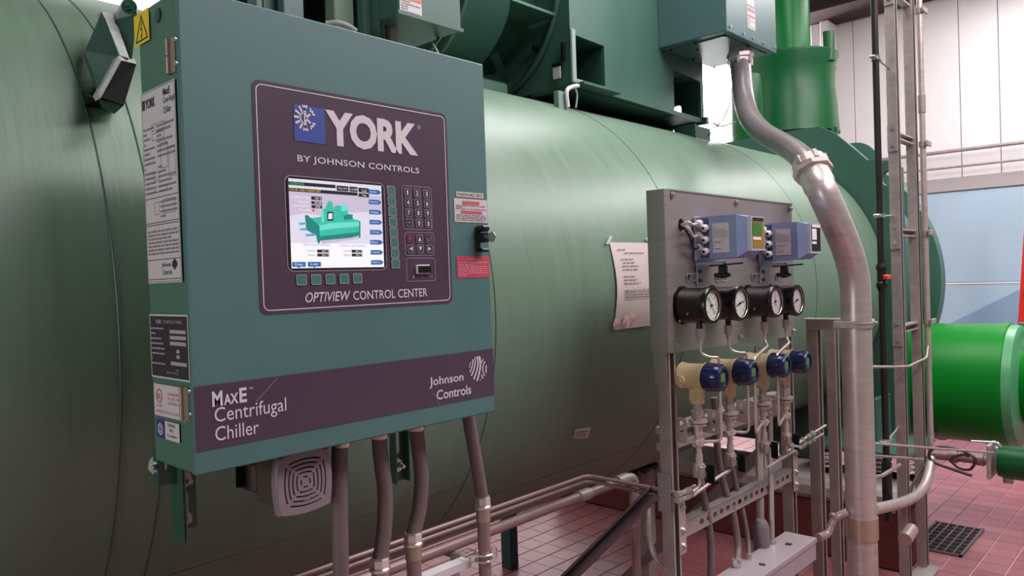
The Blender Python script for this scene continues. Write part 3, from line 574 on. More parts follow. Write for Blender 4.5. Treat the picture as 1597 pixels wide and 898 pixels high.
# ================================================================== control panel
cp = thing('control_panel', 'big teal steel control panel cabinet with purple keypad plate and screen', 'control panel', (0.9, 1.3, 1.443))
PF = 1.227
fp = frame((0, PF, 0), X, Z, -Y)           # front face: u = x, v = z
fs_ = lambda u, v, off=0.0: Vector((0.543-off, -u, v))   # left side face: u = -y, v = z
part('enclosure', MB().bbox(0.545, 1.243, 1.245, 1.393, 1.446, 2.242, 0.003), m_side, cp)
part('door', MB().bbox(0.543, 1.246, PF, 1.243, 1.443, 2.245, 0.0025), m_panel, cp)
part('bottom_flange', MB().box(0.56, 1.235, 1.25, 1.39, 1.438, 1.446), m_side, cp)
ov = part('overlay_plate', MB().poly(fp, rr(0.667, 1.124, 1.700, 2.114, 0.014), 0.0008), m_overlay, cp)
part('border_line', MB().outline(fp, rr(0.6735, 1.1175, 1.7065, 2.1075, 0.012), 0.0018, 0.0016), m_print, ov)
part('logo_square', MB().rect(fp, 0.7475, 0.813, 2.0145, 2.0815, 0.0016), m_blue, ov)
mb = MB(); c0 = Vector((0.7705, 2.0585)); R0 = 0.0235; w = 0.0042
mb.stroke(fp, [(c0.x, c0.y-R0), (c0.x, c0.y+R0)], w*1.1, 0.0024)
for a in (120, 150, 180, 210, 240):
    d = Vector((math.cos(math.radians(a)), math.sin(math.radians(a)))); mb.stroke(fp, [c0+d*R0*0.45, c0+d*R0], w, 0.0024)
arc = [c0+Vector((math.cos(math.radians(a)), math.sin(math.radians(a))))*R0*0.45 for a in range(95, 270, 15)]; mb.stroke(fp, arc, w*0.9, 0.0024)
for sg in (1, -1):
    e = c0+Vector((0.0175, sg*0.0145)); mb.stroke(fp, [c0+Vector((0.001, 0)), e], w, 0.0024)
    m_ = c0+Vector((0.0115, sg*0.0095)); mb.stroke(fp, [m_, m_+Vector((0.010, -sg*0.001))], w*0.8, 0.0024); mb.stroke(fp, [m_, m_+Vector((0.0005, sg*0.010))], w*0.8, 0.0024)
    mb.stroke(fp, [(c0.x, c0.y+sg*R0*0.6), (c0.x+0.005, c0.y+sg*R0)], w*0.8, 0.0024); mb.stroke(fp, [(c0.x, c0.y+sg*R0*0.6), (c0.x-0.005, c0.y+sg*R0)], w*0.6, 0.0024)
part('snowflake_mark', mb, m_print, ov)
mb = MB(); text(mb, fp, 'YORK', 0.8145, 1.0395, 2.0135, 2.0815, 0.0018, bold=0.045, sp=0.96); text(mb, fp, 'R', 1.0428, 1.0458, 2.073, 2.0775, 0.0018); mb.outline(fp, circ(1.0443, 2.0752, 0.0045, 16), 0.0006, 0.0018)
text(mb, fp, 'BY JOHNSON CONTROLS', 0.7515, 1.0405, 1.9735, 1.989, 0.0018, bold=0.012, sp=1.05)
text(mb, fp, 'OPTIVIEW', 0.7575, 0.8565, 1.718, 1.7365, 0.0018, bold=0.008, slant=0.25); text(mb, fp, 'CONTROL CENTER', 0.863, 1.0515, 1.718, 1.7355, 0.0018, bold=0.006)
part('lettering', mb, m_print, ov)
part('bezel_line', MB().outline(fp, rr(0.7235, 0.9475, 1.7755, 1.9505, 0.012), 0.0011, 0.0016), m_printline, ov)
part('bezel_recess', MB().poly(fp, rr(0.7265, 0.9445, 1.7785, 1.9475, 0.010), 0.0013), m_black, ov)
mb = MB()
for (a, b, c_, d_) in ((0.9925, 1.0725, 1.859, 1.950), (0.9955, 1.0755, 1.8045, 1.8535), (0.9975, 1.077, 1.7505, 1.7995)): mb.outline(fp, rr(a, b, c_, d_, 0.006), 0.0009, 0.0016)
each('group_line', mb, m_printline, ov)
m_key = mat('key_purple', L(70, 50, 68), 0.4)
for r_ in range(4):
    for c_ in range(3):
        u = 1.0065+0.0258*c_+0.0008*r_; v = 1.9355-0.0208*r_; k_ = part('key', MB().poly(fp, rr(u-0.0085, u+0.0085, v-0.0085, v+0.0085, 0.003), 0.0022), m_key, cp)
        mb = MB(); mb.outline(fp, rr(u-0.0085, u+0.0085, v-0.0085, v+0.0085, 0.003), 0.0005, 0.0026)
        s_ = [['1', '2', '3'], ['4', '5', '6'], ['7', '8', '9'], ['.', '0', '±']][r_][c_]
        if s_ == '.': mb.poly(fp, circ(u, v, 0.0013, 10), 0.0028)
        else: text(mb, fp, s_, u-(0.0022 if s_ == '1' else 0.0033), u+(0.0016 if s_ == '1' else 0.0033), v-0.0048, v+0.0048, 0.0028, bold=0.02)
        part('digit', mb, m_print, k_)
for r_ in range(2):
    for c_ in range(3):
        u = 1.0095+0.0256*c_+0.0008*r_; v = 1.8395-0.0208*r_; k_ = part('key', MB().poly(fp, rr(u-0.0085, u+0.0085, v-0.0085, v+0.0085, 0.003), 0.0022), m_key, cp)
        mb = MB(); mb.outline(fp, rr(u-0.0085, u+0.0085, v-0.0085, v+0.0085, 0.003), 0.0005, 0.0026); q = 0.0045; mm = m_print
        if (r_, c_) == (0, 0): mb.stroke(fp, [(u-q, v-q), (u+q, v+q)], 0.0013, 0.0028).stroke(fp, [(u-q, v+q), (u+q, v-q)], 0.0013, 0.0028); mm = m_redk
        if (r_, c_) == (0, 1): mb.poly(fp, [(u-q, v-q), (u+q, v-q), (u, v+q)], 0.0028)
        if (r_, c_) == (0, 2): mb.stroke(fp, [(u-q*1.2, v), (u-q*0.2, v-q), (u+q*1.3, v+q)], 0.001, 0.0028); mm = m_printline
        if (r_, c_) == (1, 0): mb.poly(fp, [(u-q, v), (u+q, v-q), (u+q, v+q)], 0.0028)
        if (r_, c_) == (1, 1): mb.poly(fp, [(u-q, v+q), (u, v-q), (u+q, v+q)], 0.0028)
        if (r_, c_) == (1, 2): mb.poly(fp, [(u-q, v-q), (u+q, v), (u-q, v+q)], 0.0028)
        part('symbol', mb, mm, k_)
for q in range(8):
    u = 0.964+0.0007*q; v = 1.9365-0.0212*q
    k_ = part('soft_button', MB().poly(fp, rr(u-0.0095, u+0.0095, v-0.0088, v+0.0088, 0.0025), 0.0024), m_btn, cp); part('button_rim', MB().outline(fp, rr(u-0.0105, u+0.0105, v-0.0098, v+0.0098, 0.003), 0.0012, 0.0026), m_printline, k_)
for q in range(5):
    u = 0.7505+0.0309*q; v = 1.7600
    k_ = part('soft_button', MB().poly(fp, rr(u-0.0095, u+0.0095, v-0.0088, v+0.0088, 0.0025), 0.0024), m_btn, cp); part('button_rim', MB().outline(fp, rr(u-0.0105, u+0.0105, v-0.0098, v+0.0098, 0.003), 0.0012, 0.0026), m_printline, k_)
us = part('rocker_switch', MB().bbox(1.022, 1.059, PF-0.007, PF, 1.7655, 1.785, 0.002), m_print, cp)
part('rocker', MB().add([(1.025, PF-0.009, 1.768), (1.040, PF-0.0075, 1.768), (1.040, PF-0.0075, 1.7825), (1.025, PF-0.009, 1.7825)], [(0, 1, 2, 3)]).add([(1.040, PF-0.0075, 1.768), (1.056, PF-0.0115, 1.768), (1.056, PF-0.0115, 1.7825), (1.040, PF-0.0075, 1.7825)], [(0, 1, 2, 3)]).box(1.0245, 1.0565, PF-0.0078, PF-0.006, 1.7678, 1.7828), m_black, us)
mb = MB(); mb.poly(fp, [(1.012, 1.760), (1.017, 1.757), (1.017, 1.763)], 0.0016); mb.rect(fp, 1.0395, 1.0402, 1.757, 1.763, 0.0016); mb.outline(fp, circ(1.066, 1.760, 0.003, 14), 0.0006, 0.0016); part('switch_marks', mb, m_printline, us)
# screen
S0, S1_, T0, T1 = 0.7315, 0.9400, 1.7815, 1.9450
sc = part('screen', MB().rect(fp, S0, S1_, T0, T1, 0.0016), e_pale, cp, 'lit colour display showing a turquoise chiller')
def U(u, v): return (S0+u*(S1_-S0), T1-v*(T1-T0))     # screen coordinates 0..1 from the top left
def sp_(name, pts, m, off): return part(name, MB().poly(fp, [U(*p) for p in pts][::-1], off), m, sc)
def srect(mb, u0, u1, v0, v1, off): a = U(u0, v1); b = U(u1, v0); return mb.rect(fp, a[0], b[0], a[1], b[1], off)
part('backdrop', srect(MB(), 0, 1, 0.13, 0.32, 0.0018), e_lilac, sc)
part('backdrop_hill', MB().poly(fp, [U(*p) for p in [(0, 0.42), (0, 0.32), (1, 0.32), (1, 0.36), (0.85, 0.33), (0.65, 0.35), (0.45, 0.33), (0.3, 0.40), (0.15, 0.38)]][::-1], 0.0019), e_lilac, sc)
part('backdrop_base', srect(MB(), 0, 1, 0.72, 1.0, 0.0018), e_white, sc)
mb = MB()
for a in [(0, 0.48, 0.035, 0.075), (0, 0.72, 0.105, 0.145), (0.49, 0.62, 0.04, 0.10), (0.63, 0.72, 0.04, 0.10), (0.73, 0.85, 0.045, 0.10), (0.73, 0.85, 0.11, 0.155)]: srect(mb, *a, 0.0020)
for a in [(0.22, 0.33, 0.185, 0.225), (0.22, 0.33, 0.24, 0.275), (0.22, 0.33, 0.285, 0.32), (0.26, 0.385, 0.79, 0.825), (0.26, 0.385, 0.835, 0.87), (0.63, 0.75, 0.79, 0.825), (0.63, 0.75, 0.835, 0.87)]: srect(mb, *a, 0.0020)
each('dark_field', mb, e_dark, sc)
mb = MB()
def stx(mb, s, u0, u1, v0, v1, off=0.0023): a = U(u0, v1); b = U(u1, v0); return text(mb, fp, s, a[0], b[0], a[1], b[1], off, res=1)
for s_, a in [('08 Jan 2015', (0.505, 0.605, 0.06, 0.085)), ('1:16 PM', (0.64, 0.71, 0.06, 0.085)), ('Local', (0.77, 0.82, 0.06, 0.09)), ('View', (0.77, 0.82, 0.122, 0.146)), ('% Full Load Amps', (0.02, 0.205, 0.19, 0.222)), ('Input Power', (0.085, 0.205, 0.243, 0.272)), ('Operating Hours', (0.035, 0.205, 0.288, 0.318)), ('Motor Run', (0.10, 0.205, 0.333, 0.36)), ('100 %', (0.26, 0.325, 0.192, 0.218)), ('340 kW', (0.25, 0.325, 0.244, 0.27)), ('3925', (0.26, 0.31, 0.29, 0.315)), ('45.0 °F', (0.31, 0.38, 0.795, 0.82)), ('55.6 °F', (0.31, 0.38, 0.84, 0.865)), ('85.2 °F', (0.675, 0.745, 0.795, 0.82)), ('74.9 °F', (0.675, 0.745, 0.84, 0.865))]: stx(mb, s_, *a)
part('screen_text', mb, e_white, sc)
mb = MB()
for s_, a in [('Chilled Liquid Temperature', (0.12, 0.40, 0.725, 0.755)), ('Condenser Liquid Temperature', (0.50, 0.80, 0.73, 0.76)), ('Leaving', (0.16, 0.24, 0.79, 0.82)), ('Return', (0.17, 0.24, 0.838, 0.865)), ('Leaving', (0.54, 0.62, 0.79, 0.82)), ('Return', (0.55, 0.62, 0.838, 0.865))]: stx(mb, s_, *a)
part('caption_text', mb, e_ink, sc)
part('status_text', stx(MB(), 'SYSTEM RUN', 0.01, 0.15, 0.042, 0.068), e_green, sc)
part('warning_text', stx(MB(), 'MOTOR - HIGH CURRENT LIMIT', 0.01, 0.32, 0.112, 0.138), e_yel, sc)
part('led', MB().poly(fp, circ(*U(0.235, 0.345), 0.0022, 12), 0.0023), e_red, sc)
mb = MB(); mt_ = MB()
for q, s_ in enumerate(['System', 'Evaporator', 'Condenser', 'Compressor', 'Oil Sump', 'Motor', 'Setpoints', 'History']):
    v = 0.085+q*0.1225; mb.poly(fp, [U(*p) for p in [(0.845, v-0.028), (0.965, v-0.028), (0.995, v), (0.965, v+0.028), (0.845, v+0.028)]][::-1], 0.0021); stx(mt_, s_, 0.86, 0.955 if len(s_) > 6 else 0.935, v-0.013, v+0.013)
for q, s_ in enumerate(['Print', 'Login']):
    u = 0.005+q*0.155; mb.poly(fp, [U(*p) for p in [(u, 0.93), (u+0.135, 0.93), (u+0.135, 0.985), (u+0.08, 0.985), (u+0.067, 1.0), (u+0.05, 0.985), (u, 0.985)]][::-1], 0.0021); stx(mt_, s_, u+0.03, u+0.105, 0.942, 0.972)
each('menu_tab', mb, e_blue, sc); part('menu_text', mt_, e_white, sc)
# the chiller drawn on the display
Z3 = lambda x, y: ((x-62)/(0.5*(560+553)), (y-45)/538.0)
def p3(name, pts, m, off):    # points read on the display picture
    return sp_(name, [((x-(60+(y-45)*0.06))/556.0, (y-(45+(x-60)*0.083*(1-(y-45)/538.0)))/(538.0-(x-60)*0.083)) for x, y in pts], m, off)
p3('drawn_shadow', [(245, 400), (480, 375), (490, 385), (260, 430)], e_lilac, 0.0020)
p3('drawn_shell', [(235, 320), (300, 290), (440, 278), (480, 285), (486, 310), (482, 370), (430, 385), (300, 402), (245, 408), (232, 360)], e_t1, 0.0021)
p3('drawn_shell_light', [(240, 325), (300, 305), (475, 292), (480, 318), (300, 340), (242, 352)], e_t3, 0.0022)
p3('drawn_shell_dark', [(245, 385), (480, 350), (482, 370), (430, 385), (300, 402), (246, 410)], e_t2, 0.0022)
p3('drawn_back_shell', [(160, 285), (250, 270), (440, 252), (435, 280), (300, 292), (235, 318), (190, 320)], e_t1, 0.0021)
p3('drawn_plate', [(155, 265), (170, 262), (238, 322), (246, 415), (238, 432), (228, 410), (222, 380), (165, 350), (160, 300)], e_t2, 0.0023)
p3('drawn_end', [(478, 290), (486, 290), (488, 382), (478, 384)], e_t2, 0.0023)
p3('drawn_compressor', [(248, 260), (252, 235), (275, 215), (280, 190), (295, 175), (312, 185), (318, 215), (330, 235), (335, 290), (300, 305), (262, 308), (246, 290)], e_t1, 0.0023)
p3('drawn_volute', [(252, 240), (262, 235), (266, 305), (250, 295)], e_t3, 0.0024)
p3('drawn_motor', [(322, 210), (345, 200), (362, 205), (405, 200), (410, 230), (405, 255), (360, 262), (335, 265)], e_t1, 0.0024)
p3('drawn_motor_box', [(365, 206), (405, 202), (408, 232), (366, 236)], e_t3, 0.0025)
p3('drawn_drum', [(380, 262), (400, 250), (430, 252), (440, 278), (385, 284)], e_t2, 0.0024)
p3('drawn_panel', [(282, 240), (318, 240), (318, 290), (284, 294)], e_dark, 0.0026)
p3('drawn_panel_face', [(290, 250), (312, 248), (312, 280), (290, 284)], e_white, 0.0027)
p3('drawn_pipe', [(125, 310), (158, 305), (158, 320), (125, 322)], e_cyan, 0.0022)
p3('drawn_pipe', [(130, 343), (170, 338), (170, 352), (130, 354)], e_cyan, 0.0024)
p3('drawn_pipe', [(160, 376), (215, 368), (215, 384), (165, 388)], e_cyan, 0.0024)
# band
bd = part('name_band', MB().rect(fp, 0.5445, 1.2455, 1.482, 1.5895, 0.0008), m_overlay, cp)
mb = MB(); text(mb, fp, 'M', 0.5745, 0.5925, 1.5525, 1.578, 0.0018, bold=0.03); text(mb, fp, 'AX', 0.5945, 0.6205, 1.5525, 1.571, 0.0018, bold=0.03); text(mb, fp, 'E', 0.6225, 0.636, 1.5525, 1.578, 0.0018, bold=0.03); text(mb, fp, 'TM', 0.640, 0.648, 1.573, 1.577, 0.0018)
text(mb, fp, 'Centrifugal', 0.5775, 0.7105, 1.5185, 1.5505, 0.0018); text(mb, fp, 'Chiller', 0.5775, 0.656, 1.4945, 1.5185, 0.0018)
text(mb, fp, 'Johnson', 1.0485, 1.1475, 1.5215, 1.545, 0.0018, bold=0.012); text(mb, fp, 'Controls', 1.0675, 1.170, 1.4945, 1.5155, 0.0018, bold=0.012)
part('lettering', mb, m_print, bd)
mb = MB()
for w_, pts in [(1.5, [(1.1720, 1.5660), (1.1670, 1.5530)]), (2.2, [(1.1780, 1.5710), (1.1770, 1.5580), (1.1680, 1.5430)]), (2.6, [(1.1850, 1.5750), (1.1840, 1.5560), (1.1720, 1.5340)]), (3.0, [(1.1920, 1.5760), (1.1930, 1.5530), (1.1790, 1.5260)]), (3.4, [(1.1980, 1.5760), (1.2010, 1.5510), (1.1890, 1.5210)]), (1.0, [(1.2040, 1.5730), (1.2020, 1.5700)]), (2.0, [(1.2110, 1.5680), (1.2050, 1.5600)]), (2.3, [(1.2170, 1.5620), (1.2090, 1.5480), (1.2140, 1.5290)]), (2.5, [(1.2200, 1.5530), (1.2190, 1.5360)]), (2.3, [(1.2040, 1.5340), (1.2080, 1.5240)]), (1.2, [(1.1990, 1.5240), (1.2020, 1.5210)])]:
    if len(pts) == 3:
        a, b, c_ = [Vector(p) for p in pts]; ctrl = b*2-(a+c_)/2; pts = [a*(1-t)**2+ctrl*2*t*(1-t)+c_*t*t for t in [q/8 for q in range(9)]]
    mb.stroke(fp, pts, w_*0.0014, 0.0018)
part('globe_mark', mb, m_print, bd)
mb = MB(); mb.stroke(fp, [(1.0580, 1.5130), (1.0760, 1.4820)], 0.0006, 0.0017); mb.stroke(fp, [(0.6520, 1.5500), (0.6950, 1.5860)], 0.0006, 0.0017); each('scratch', mb, m_printline, bd)
# decals on the door
d = part('decal', MB().rect(fp, 1.146, 1.2305, 1.935, 1.9465, 0.001), m_label, cp, 'password strip'); part('lettering', text(MB(), fp, 'PASSWORD 9675', 1.150, 1.226, 1.9375, 1.944, 0.0018), m_ink, d)
d = part('decal', MB().rect(fp, 1.1385, 1.2415, 1.879, 1.9315, 0.001), m_label, cp, 'white notice with two red bars')
each('red_bar', MB().rect(fp, 1.163, 1.216, 1.919, 1.9265, 0.0018).rect(fp, 1.158, 1.224, 1.8985, 1.905, 0.0018), m_redk, d)
mb = MB(); scribble(mb, fp, 1.143, 1.236, 1.907, 1.918, 3, 0.0018, 0.45, 5); scribble(mb, fp, 1.143, 1.236, 1.882, 1.897, 4, 0.0018, 0.45, 6); part('print', mb, m_inkg, d)
d = part('decal', MB().rect(fp, 1.1395, 1.2435, 1.7545, 1.8035, 0.001), m_red, cp, 'red warning notice')
mb = MB(); text(mb, fp, 'WARNING', 1.172, 1.209, 1.793, 1.7995, 0.0018); scribble(mb, fp, 1.145, 1.238, 1.758, 1.791, 7, 0.0018, 0.35, 8); part('print', mb, m_pinkp, d)
# latch and key
lt = part('latch', MB().bbox(1.200, 1.214, PF-0.006, PF, 1.812, 1.872, 0.003).bbox(1.200, 1.225, PF-0.026, PF-0.003, 1.858, 1.872, 0.004).bbox(1.200, 1.225, PF-0.022, PF-0.003, 1.812, 1.820, 0.003), m_black, cp)
part('lock_barrel', MB().cyl((1.210, PF, 1.844), (1.210, PF-0.028, 1.844), 0.011, 20), m_black, lt)
part('key', MB().cyl((1.210, PF-0.028, 1.844), (1.210, PF-0.036, 1.844), 0.0035, 10).lathe((1.2092, PF-0.044, 1.844), X, [(0, 0.0115), (0.0016, 0.0115)], 24), m_zinc, lt)
# hinges, hole, labels on the left side
for zt, zb in ((2.164, 2.107), (1.588, 1.532)):
    h = part('hinge', MB().cyl((0.5395, 1.262, zb), (0.5395, 1.262, (zt+zb)/2-0.001), 0.0042, 14).cyl((0.5395, 1.262, (zt+zb)/2+0.001), (0.5395, 1.262, zt), 0.0042, 14).box(0.541, 0.5435, 1.240, 1.268, zb, zt), m_brass, cp)
    each('screw', MB().cyl((0.5435, 1.236, zt-0.006), (0.539, 1.236, zt-0.006), 0.0045, 12).cyl((0.5435, 1.236, zb+0.012), (0.539, 1.236, zb+0.012), 0.0045, 12), m_zinc, h)
part('side_hole', MB().lathe((0.5415, 1.306, 2.216), X, [(0, 0.008), (0.0003, 0.012), (0.0035, 0.012)], 24), m_dkgreen, cp)
d = part('decal', MB().rect(fs_, -1.404, -1.3395, 2.183, 2.238, 0.001), m_yellow, cp, 'yellow high voltage sign')
mb = MB(); mb.outline(fs_, [(-1.399, 2.188), (-1.3445, 2.188), (-1.3715, 2.234)], 0.0028, 0.0016); mb.stroke(fs_, [(-1.369, 2.222), (-1.3745, 2.208), (-1.3685, 2.208), (-1.3725, 2.195)], 0.0022, 0.0016); mb.poly(fs_, [(-1.3765, 2.198), (-1.372, 2.192), (-1.3695, 2.199)], 0.0016); part('symbol', mb, m_ink, d)
d = part('decal', MB().rect(fs_, -1.386, -1.247, 1.762, 2.097, 0.001), m_label, cp, 'tall white rating label')
mb = MB(); text(mb, fs_, 'YORK', -1.368, -1.327, 2.066, 2.083, 0.0016, bold=0.03); mb.rect(fs_, -1.381, -1.370, 2.066, 2.083, 0.0016)
text(mb, fs_, 'MaxE', -1.293, -1.266, 2.077, 2.089, 0.0016, bold=0.02); text(mb, fs_, 'Centrifugal', -1.294, -1.2495, 2.061, 2.074, 0.0016); text(mb, fs_, 'Chiller', -1.294, -1.263, 2.047, 2.058, 0.0016)
text(mb, fs_, 'Johnson', -1.325, -1.288, 1.787, 1.797, 0.0016); text(mb, fs_, 'Controls', -1.322, -1.285, 1.776, 1.785, 0.0016)
for v in (1.909, 1.866, 1.862, 1.802, 1.768): mb.rect(fs_, -1.383, -1.250, v, v+0.0012, 0.0016)
mb.outline(fs_, [(-1.3845, 1.764), (-1.2485, 1.764), (-1.2485, 2.095), (-1.3845, 2.095)], 0.0008, 0.0016)
for q in range(7): mb.stroke(fs_, [(-1.283+q*0.0032, 1.783+abs(q-3)*0.002), (-1.281+q*0.0028, 1.803-abs(q-3)*0.002)], 0.0018, 0.0016)
part('lettering', mb, m_ink, d)
mb = MB(); scribble(mb, fs_, -1.380, -1.335, 1.915, 2.035, 14, 0.0016, 0.4, 11); scribble(mb, fs_, -1.325, -1.255, 1.975, 2.035, 7, 0.0016, 0.45, 12); scribble(mb, fs_, -1.320, -1.255, 1.872, 1.905, 4, 0.0016, 0.4, 14); scribble(mb, fs_, -1.378, -1.255, 1.810, 1.855, 7, 0.0016, 0.5, 13); scribble(mb, fs_, -1.325, -1.255, 1.915, 1.965, 6, 0.0016, 0.4, 15); part('print', mb, m_inkg, d)
mb = MB()
for (a, b, c_, d_) in [(-1.345, -1.290, 2.024, 2.036), (-1.345, -1.295, 2.008, 2.020), (-1.312, -1.285, 1.957, 2.000), (-1.280, -1.255, 1.940, 1.990), (-1.345, -1.320, 1.940, 1.952), (-1.340, -1.290, 1.918, 1.928), (-1.345, -1.325, 1.880, 1.902), (-1.310, -1.262, 1.880, 1.904)]: mb.outline(fs_, [(a, c_), (b, c_), (b, d_), (a, d_)], 0.0007, 0.0016)
each('boxes', mb, m_ink, d)
d = part('decal', MB().rect(fs_, -1.386, -1.232, 1.597, 1.708, 0.001), m_label, cp, 'black rating plate')
part('field', MB().rect(fs_, -1.383, -1.235, 1.600, 1.705, 0.0014), m_ink, d)
mb = MB(); text(mb, fs_, 'YORK', -1.360, -1.334, 1.692, 1.699, 0.002, bold=0.03); text(mb, fs_, 'CONTROL PANEL', -1.328, -1.252, 1.6925, 1.698, 0.002)
scribble(mb, fs_, -1.380, -1.325, 1.618, 1.688, 8, 0.002, 0.3, 21)
for v in (1.676, 1.666, 1.656, 1.622): mb.rect(fs_, -1.302, -1.240, v, v+0.006, 0.002)
for v in (1.643, 1.634): mb.rect(fs_, -1.278, -1.266, v, v+0.006, 0.002)
text(mb, fs_, 'Johnson Controls', -1.320, -1.285, 1.606, 1.611, 0.002); mb.outline(fs_, circ(-1.278, 1.611, 0.005, 12), 0.001, 0.002)
part('print', mb, m_printline, d)
d = part('decal', MB().rect(fs_, -1.380, -1.256, 1.530, 1.586, 0.001), m_label, cp, 'white certification sticker')
mb = MB(); mb.outline(fs_, circ(-1.357, 1.565, 0.0125, 20), 0.002, 0.0016); text(mb, fs_, 'ETL', -1.3645, -1.350, 1.560, 1.569, 0.0016, bold=0.02); text(mb, fs_, 'LISTED', -1.369, -1.347, 1.546, 1.550, 0.0016)
for q, s_ in enumerate(['CONFORMS', 'UL STD 1995', 'CERTIFIED TO']): text(mb, fs_, s_, -1.322, -1.272, 1.569-q*0.008, 1.5735-q*0.008, 0.0016)
text(mb, fs_, 'CAN/CSA STD C22.2 NO 236', -1.372, -1.268, 1.536, 1.5405, 0.0016)
part('lettering', mb, m_redk, d)
d = part('decal', MB().rect(fs_, -1.374, -1.281, 1.491, 1.523, 0.001), m_label, cp, 'blue and white compliance sticker')
part('blue_field', MB().rect(fs_, -1.374, -1.339, 1.491, 1.523, 0.0015), mat('sticker_blue', L(60, 56, 130), 0.5), d)
mb = MB(); mb.outline(fs_, [(-1.3565+0.0115*math.cos(math.radians(60*q+30)), 1.507+0.0115*math.sin(math.radians(60*q+30))) for q in range(6)], 0.0028, 0.002); mb.outline(fs_, circ(-1.3565, 1.507, 0.0055, 14), 0.0018, 0.002); part('symbol', mb, m_label, d)
mb = MB()
for s_, a, b, v in [('ASHRAE', -1.327, -1.296, 1.5145), ('90.1', -1.319, -1.304, 1.506), ('Compliant', -1.330, -1.291, 1.496)]: text(mb, fs_, s_, a, b, v, v+0.0055, 0.0016)
part('lettering', mb, m_ink, d)
# ------------------------------------------------------------------ brackets behind the panel
def bolt_stud(p, d, r, L_=0.02):
    mb = MB(); p = Vector(p); d = Vector(d); mb.cyl(p, p+d*0.002, r*1.7, 18); mb.prof([p+d*0.002, p+d*0.010], r, 6, True, False); mb.cyl(p+d*0.01, p+d*L_, r*0.55, 10); return mb
bk = thing('mounting_bracket', 'slotted green strut bracket with bolts under the panel left corner', 'bracket', (0.6, 1.43, 1.29))
mb = MB(); a = (0.578, 1.420, 1.427)
holed(mb, lambda u, v, w=0: Vector((u, 1.42-w, v)), [(0.583, 1.300), (0.628, 1.300), (0.628, 1.445), (0.583, 1.445)], [rr(0.598, 0.615, 1.308, 1.368, 0.006), rr(0.598, 0.615, 1.378, 1.436, 0.006)], 0.003)
mb.box(0.583, 0.587, 1.375, 1.42, 1.290, 1.445)
part('channel', mb, m_dkgreen, bk)
part('edge_flange', MB().box(0.5855, 0.590, 1.375, 1.385, 1.290, 1.445), m_panel, bk)
part('upper_bolt', bolt_stud((0.604, 1.417, 1.395), -Y, 0.009, 0.03), m_galv, bk)
part('lower_bolt', bolt_stud((0.603, 1.417, 1.322), -Y, 0.008, 0.022), m_galv, bk)
part('angle', MB().box(0.556, 0.583, 1.395, 1.40, 1.398, 1.445).box(0.55, 0.556, 1.395, 1.42, 1.398, 1.46), m_dkgreen, bk)  # darker green put in for the shade at this panel corner
part('side_bolt', bolt_stud((0.556, 1.41, 1.432), Vector((-0.85, -0.5, 0)), 0.011, 0.02), m_zinc, bk)
bk = thing('mounting_bracket', 'slotted green strut bracket between the second and third grey hoses', 'bracket', (1.11, 1.43, 1.28))
mb = MB(); holed(mb, lambda u, v, w=0: Vector((u, 1.42-w, v)), [(1.088, 1.280), (1.130, 1.280), (1.130, 1.445), (1.088, 1.445)], [rr(1.101, 1.117, 1.30, 1.335, 0.005), rr(1.101, 1.117, 1.345, 1.40, 0.005)], 0.003)
mb.box(1.088, 1.091, 1.40, 1.42, 1.280, 1.445).box(1.127, 1.130, 1.40, 1.42, 1.280, 1.445)
part('channel', mb, m_green, bk); part('upper_bolt', bolt_stud((1.109, 1.417, 1.41), -Y, 0.008), m_zinc, bk); part('lower_bolt', bolt_stud((1.109, 1.417, 1.318), -Y, 0.008), m_zinc, bk)
part('tail_plate', MB().box(1.08, 1.14, 1.43, 1.63, 1.42, 1.445), m_dkgreen, bk)
# ------------------------------------------------------------------ alarm horn
hn = thing('alarm_horn', 'grey square sounder with concentric slotted grille under the control panel', 'sounder', (0.77, 1.35, 1.32))
HC = (0.7675, 1.379); fh = lambda u, v, off=0.0: Vector((HC[0]+u, 1.27-off, HC[1]+v))
def pillow(s, bulge, n=8):
    c_ = [(-s, -s), (s, -s), (s, s), (-s, s)]; out = []
    for i in range(4):
        a, b = c_[i], c_[(i+1) % 4]; nx, ny = (b[1]-a[1]), -(b[0]-a[0]); l_ = math.hypot(nx, ny)
        for k in range(n):
            t = k/n; out.append((a[0]+(b[0]-a[0])*t+nx/l_*bulge*4*t*(1-t), a[1]+(b[1]-a[1])*t+ny/l_*bulge*4*t*(1-t)))
    return out
slots = []
for ri, r_ in enumerate((0.0085, 0.0165, 0.024, 0.0315, 0.039)):
    hw = 0.0015; ln = r_*0.86 if ri else 0.0048
    for side in range(4):
        bl = 0.0012+0.0035*ri/4; pts = []
        for sgn, o_ in ((1, -hw), (-1, hw)):
            for k in range(7):
                t = (k/6*2-1)*sgn; pts.append((t*ln, r_+o_+bl*(1-t*t)))
        a = math.pi/2*side; slots.append([(x*math.cos(a)-y*math.sin(a), x*math.sin(a)+y*math.cos(a)) for x, y in pts])
part('grille', holed(MB(), lambda u, v, w=0: fh(u, v, w+0.006), pillow(0.052, 0.006), slots, 0.006), m_horn, hn)
part('backing', MB().poly(fh, pillow(0.05, 0.0055), -0.004), m_blackm, hn)
q1 = pillow(0.052, 0.006); q2 = pillow(0.0545, 0.006)
mb = MB(); n_ = len(q1); mb.add([fh(*p, 0.006-0.002) for p in q1]+[fh(*p, 0.0) for p in q2]+[fh(*p, -0.012) for p in q2], [(i, (i+1) % n_, n_+(i+1) % n_, n_+i) for i in range(n_)]+[(n_+i, n_+(i+1) % n_, 2*n_+(i+1) % n_, 2*n_+i) for i in range(n_)]); part('rim', mb, m_horn, hn)
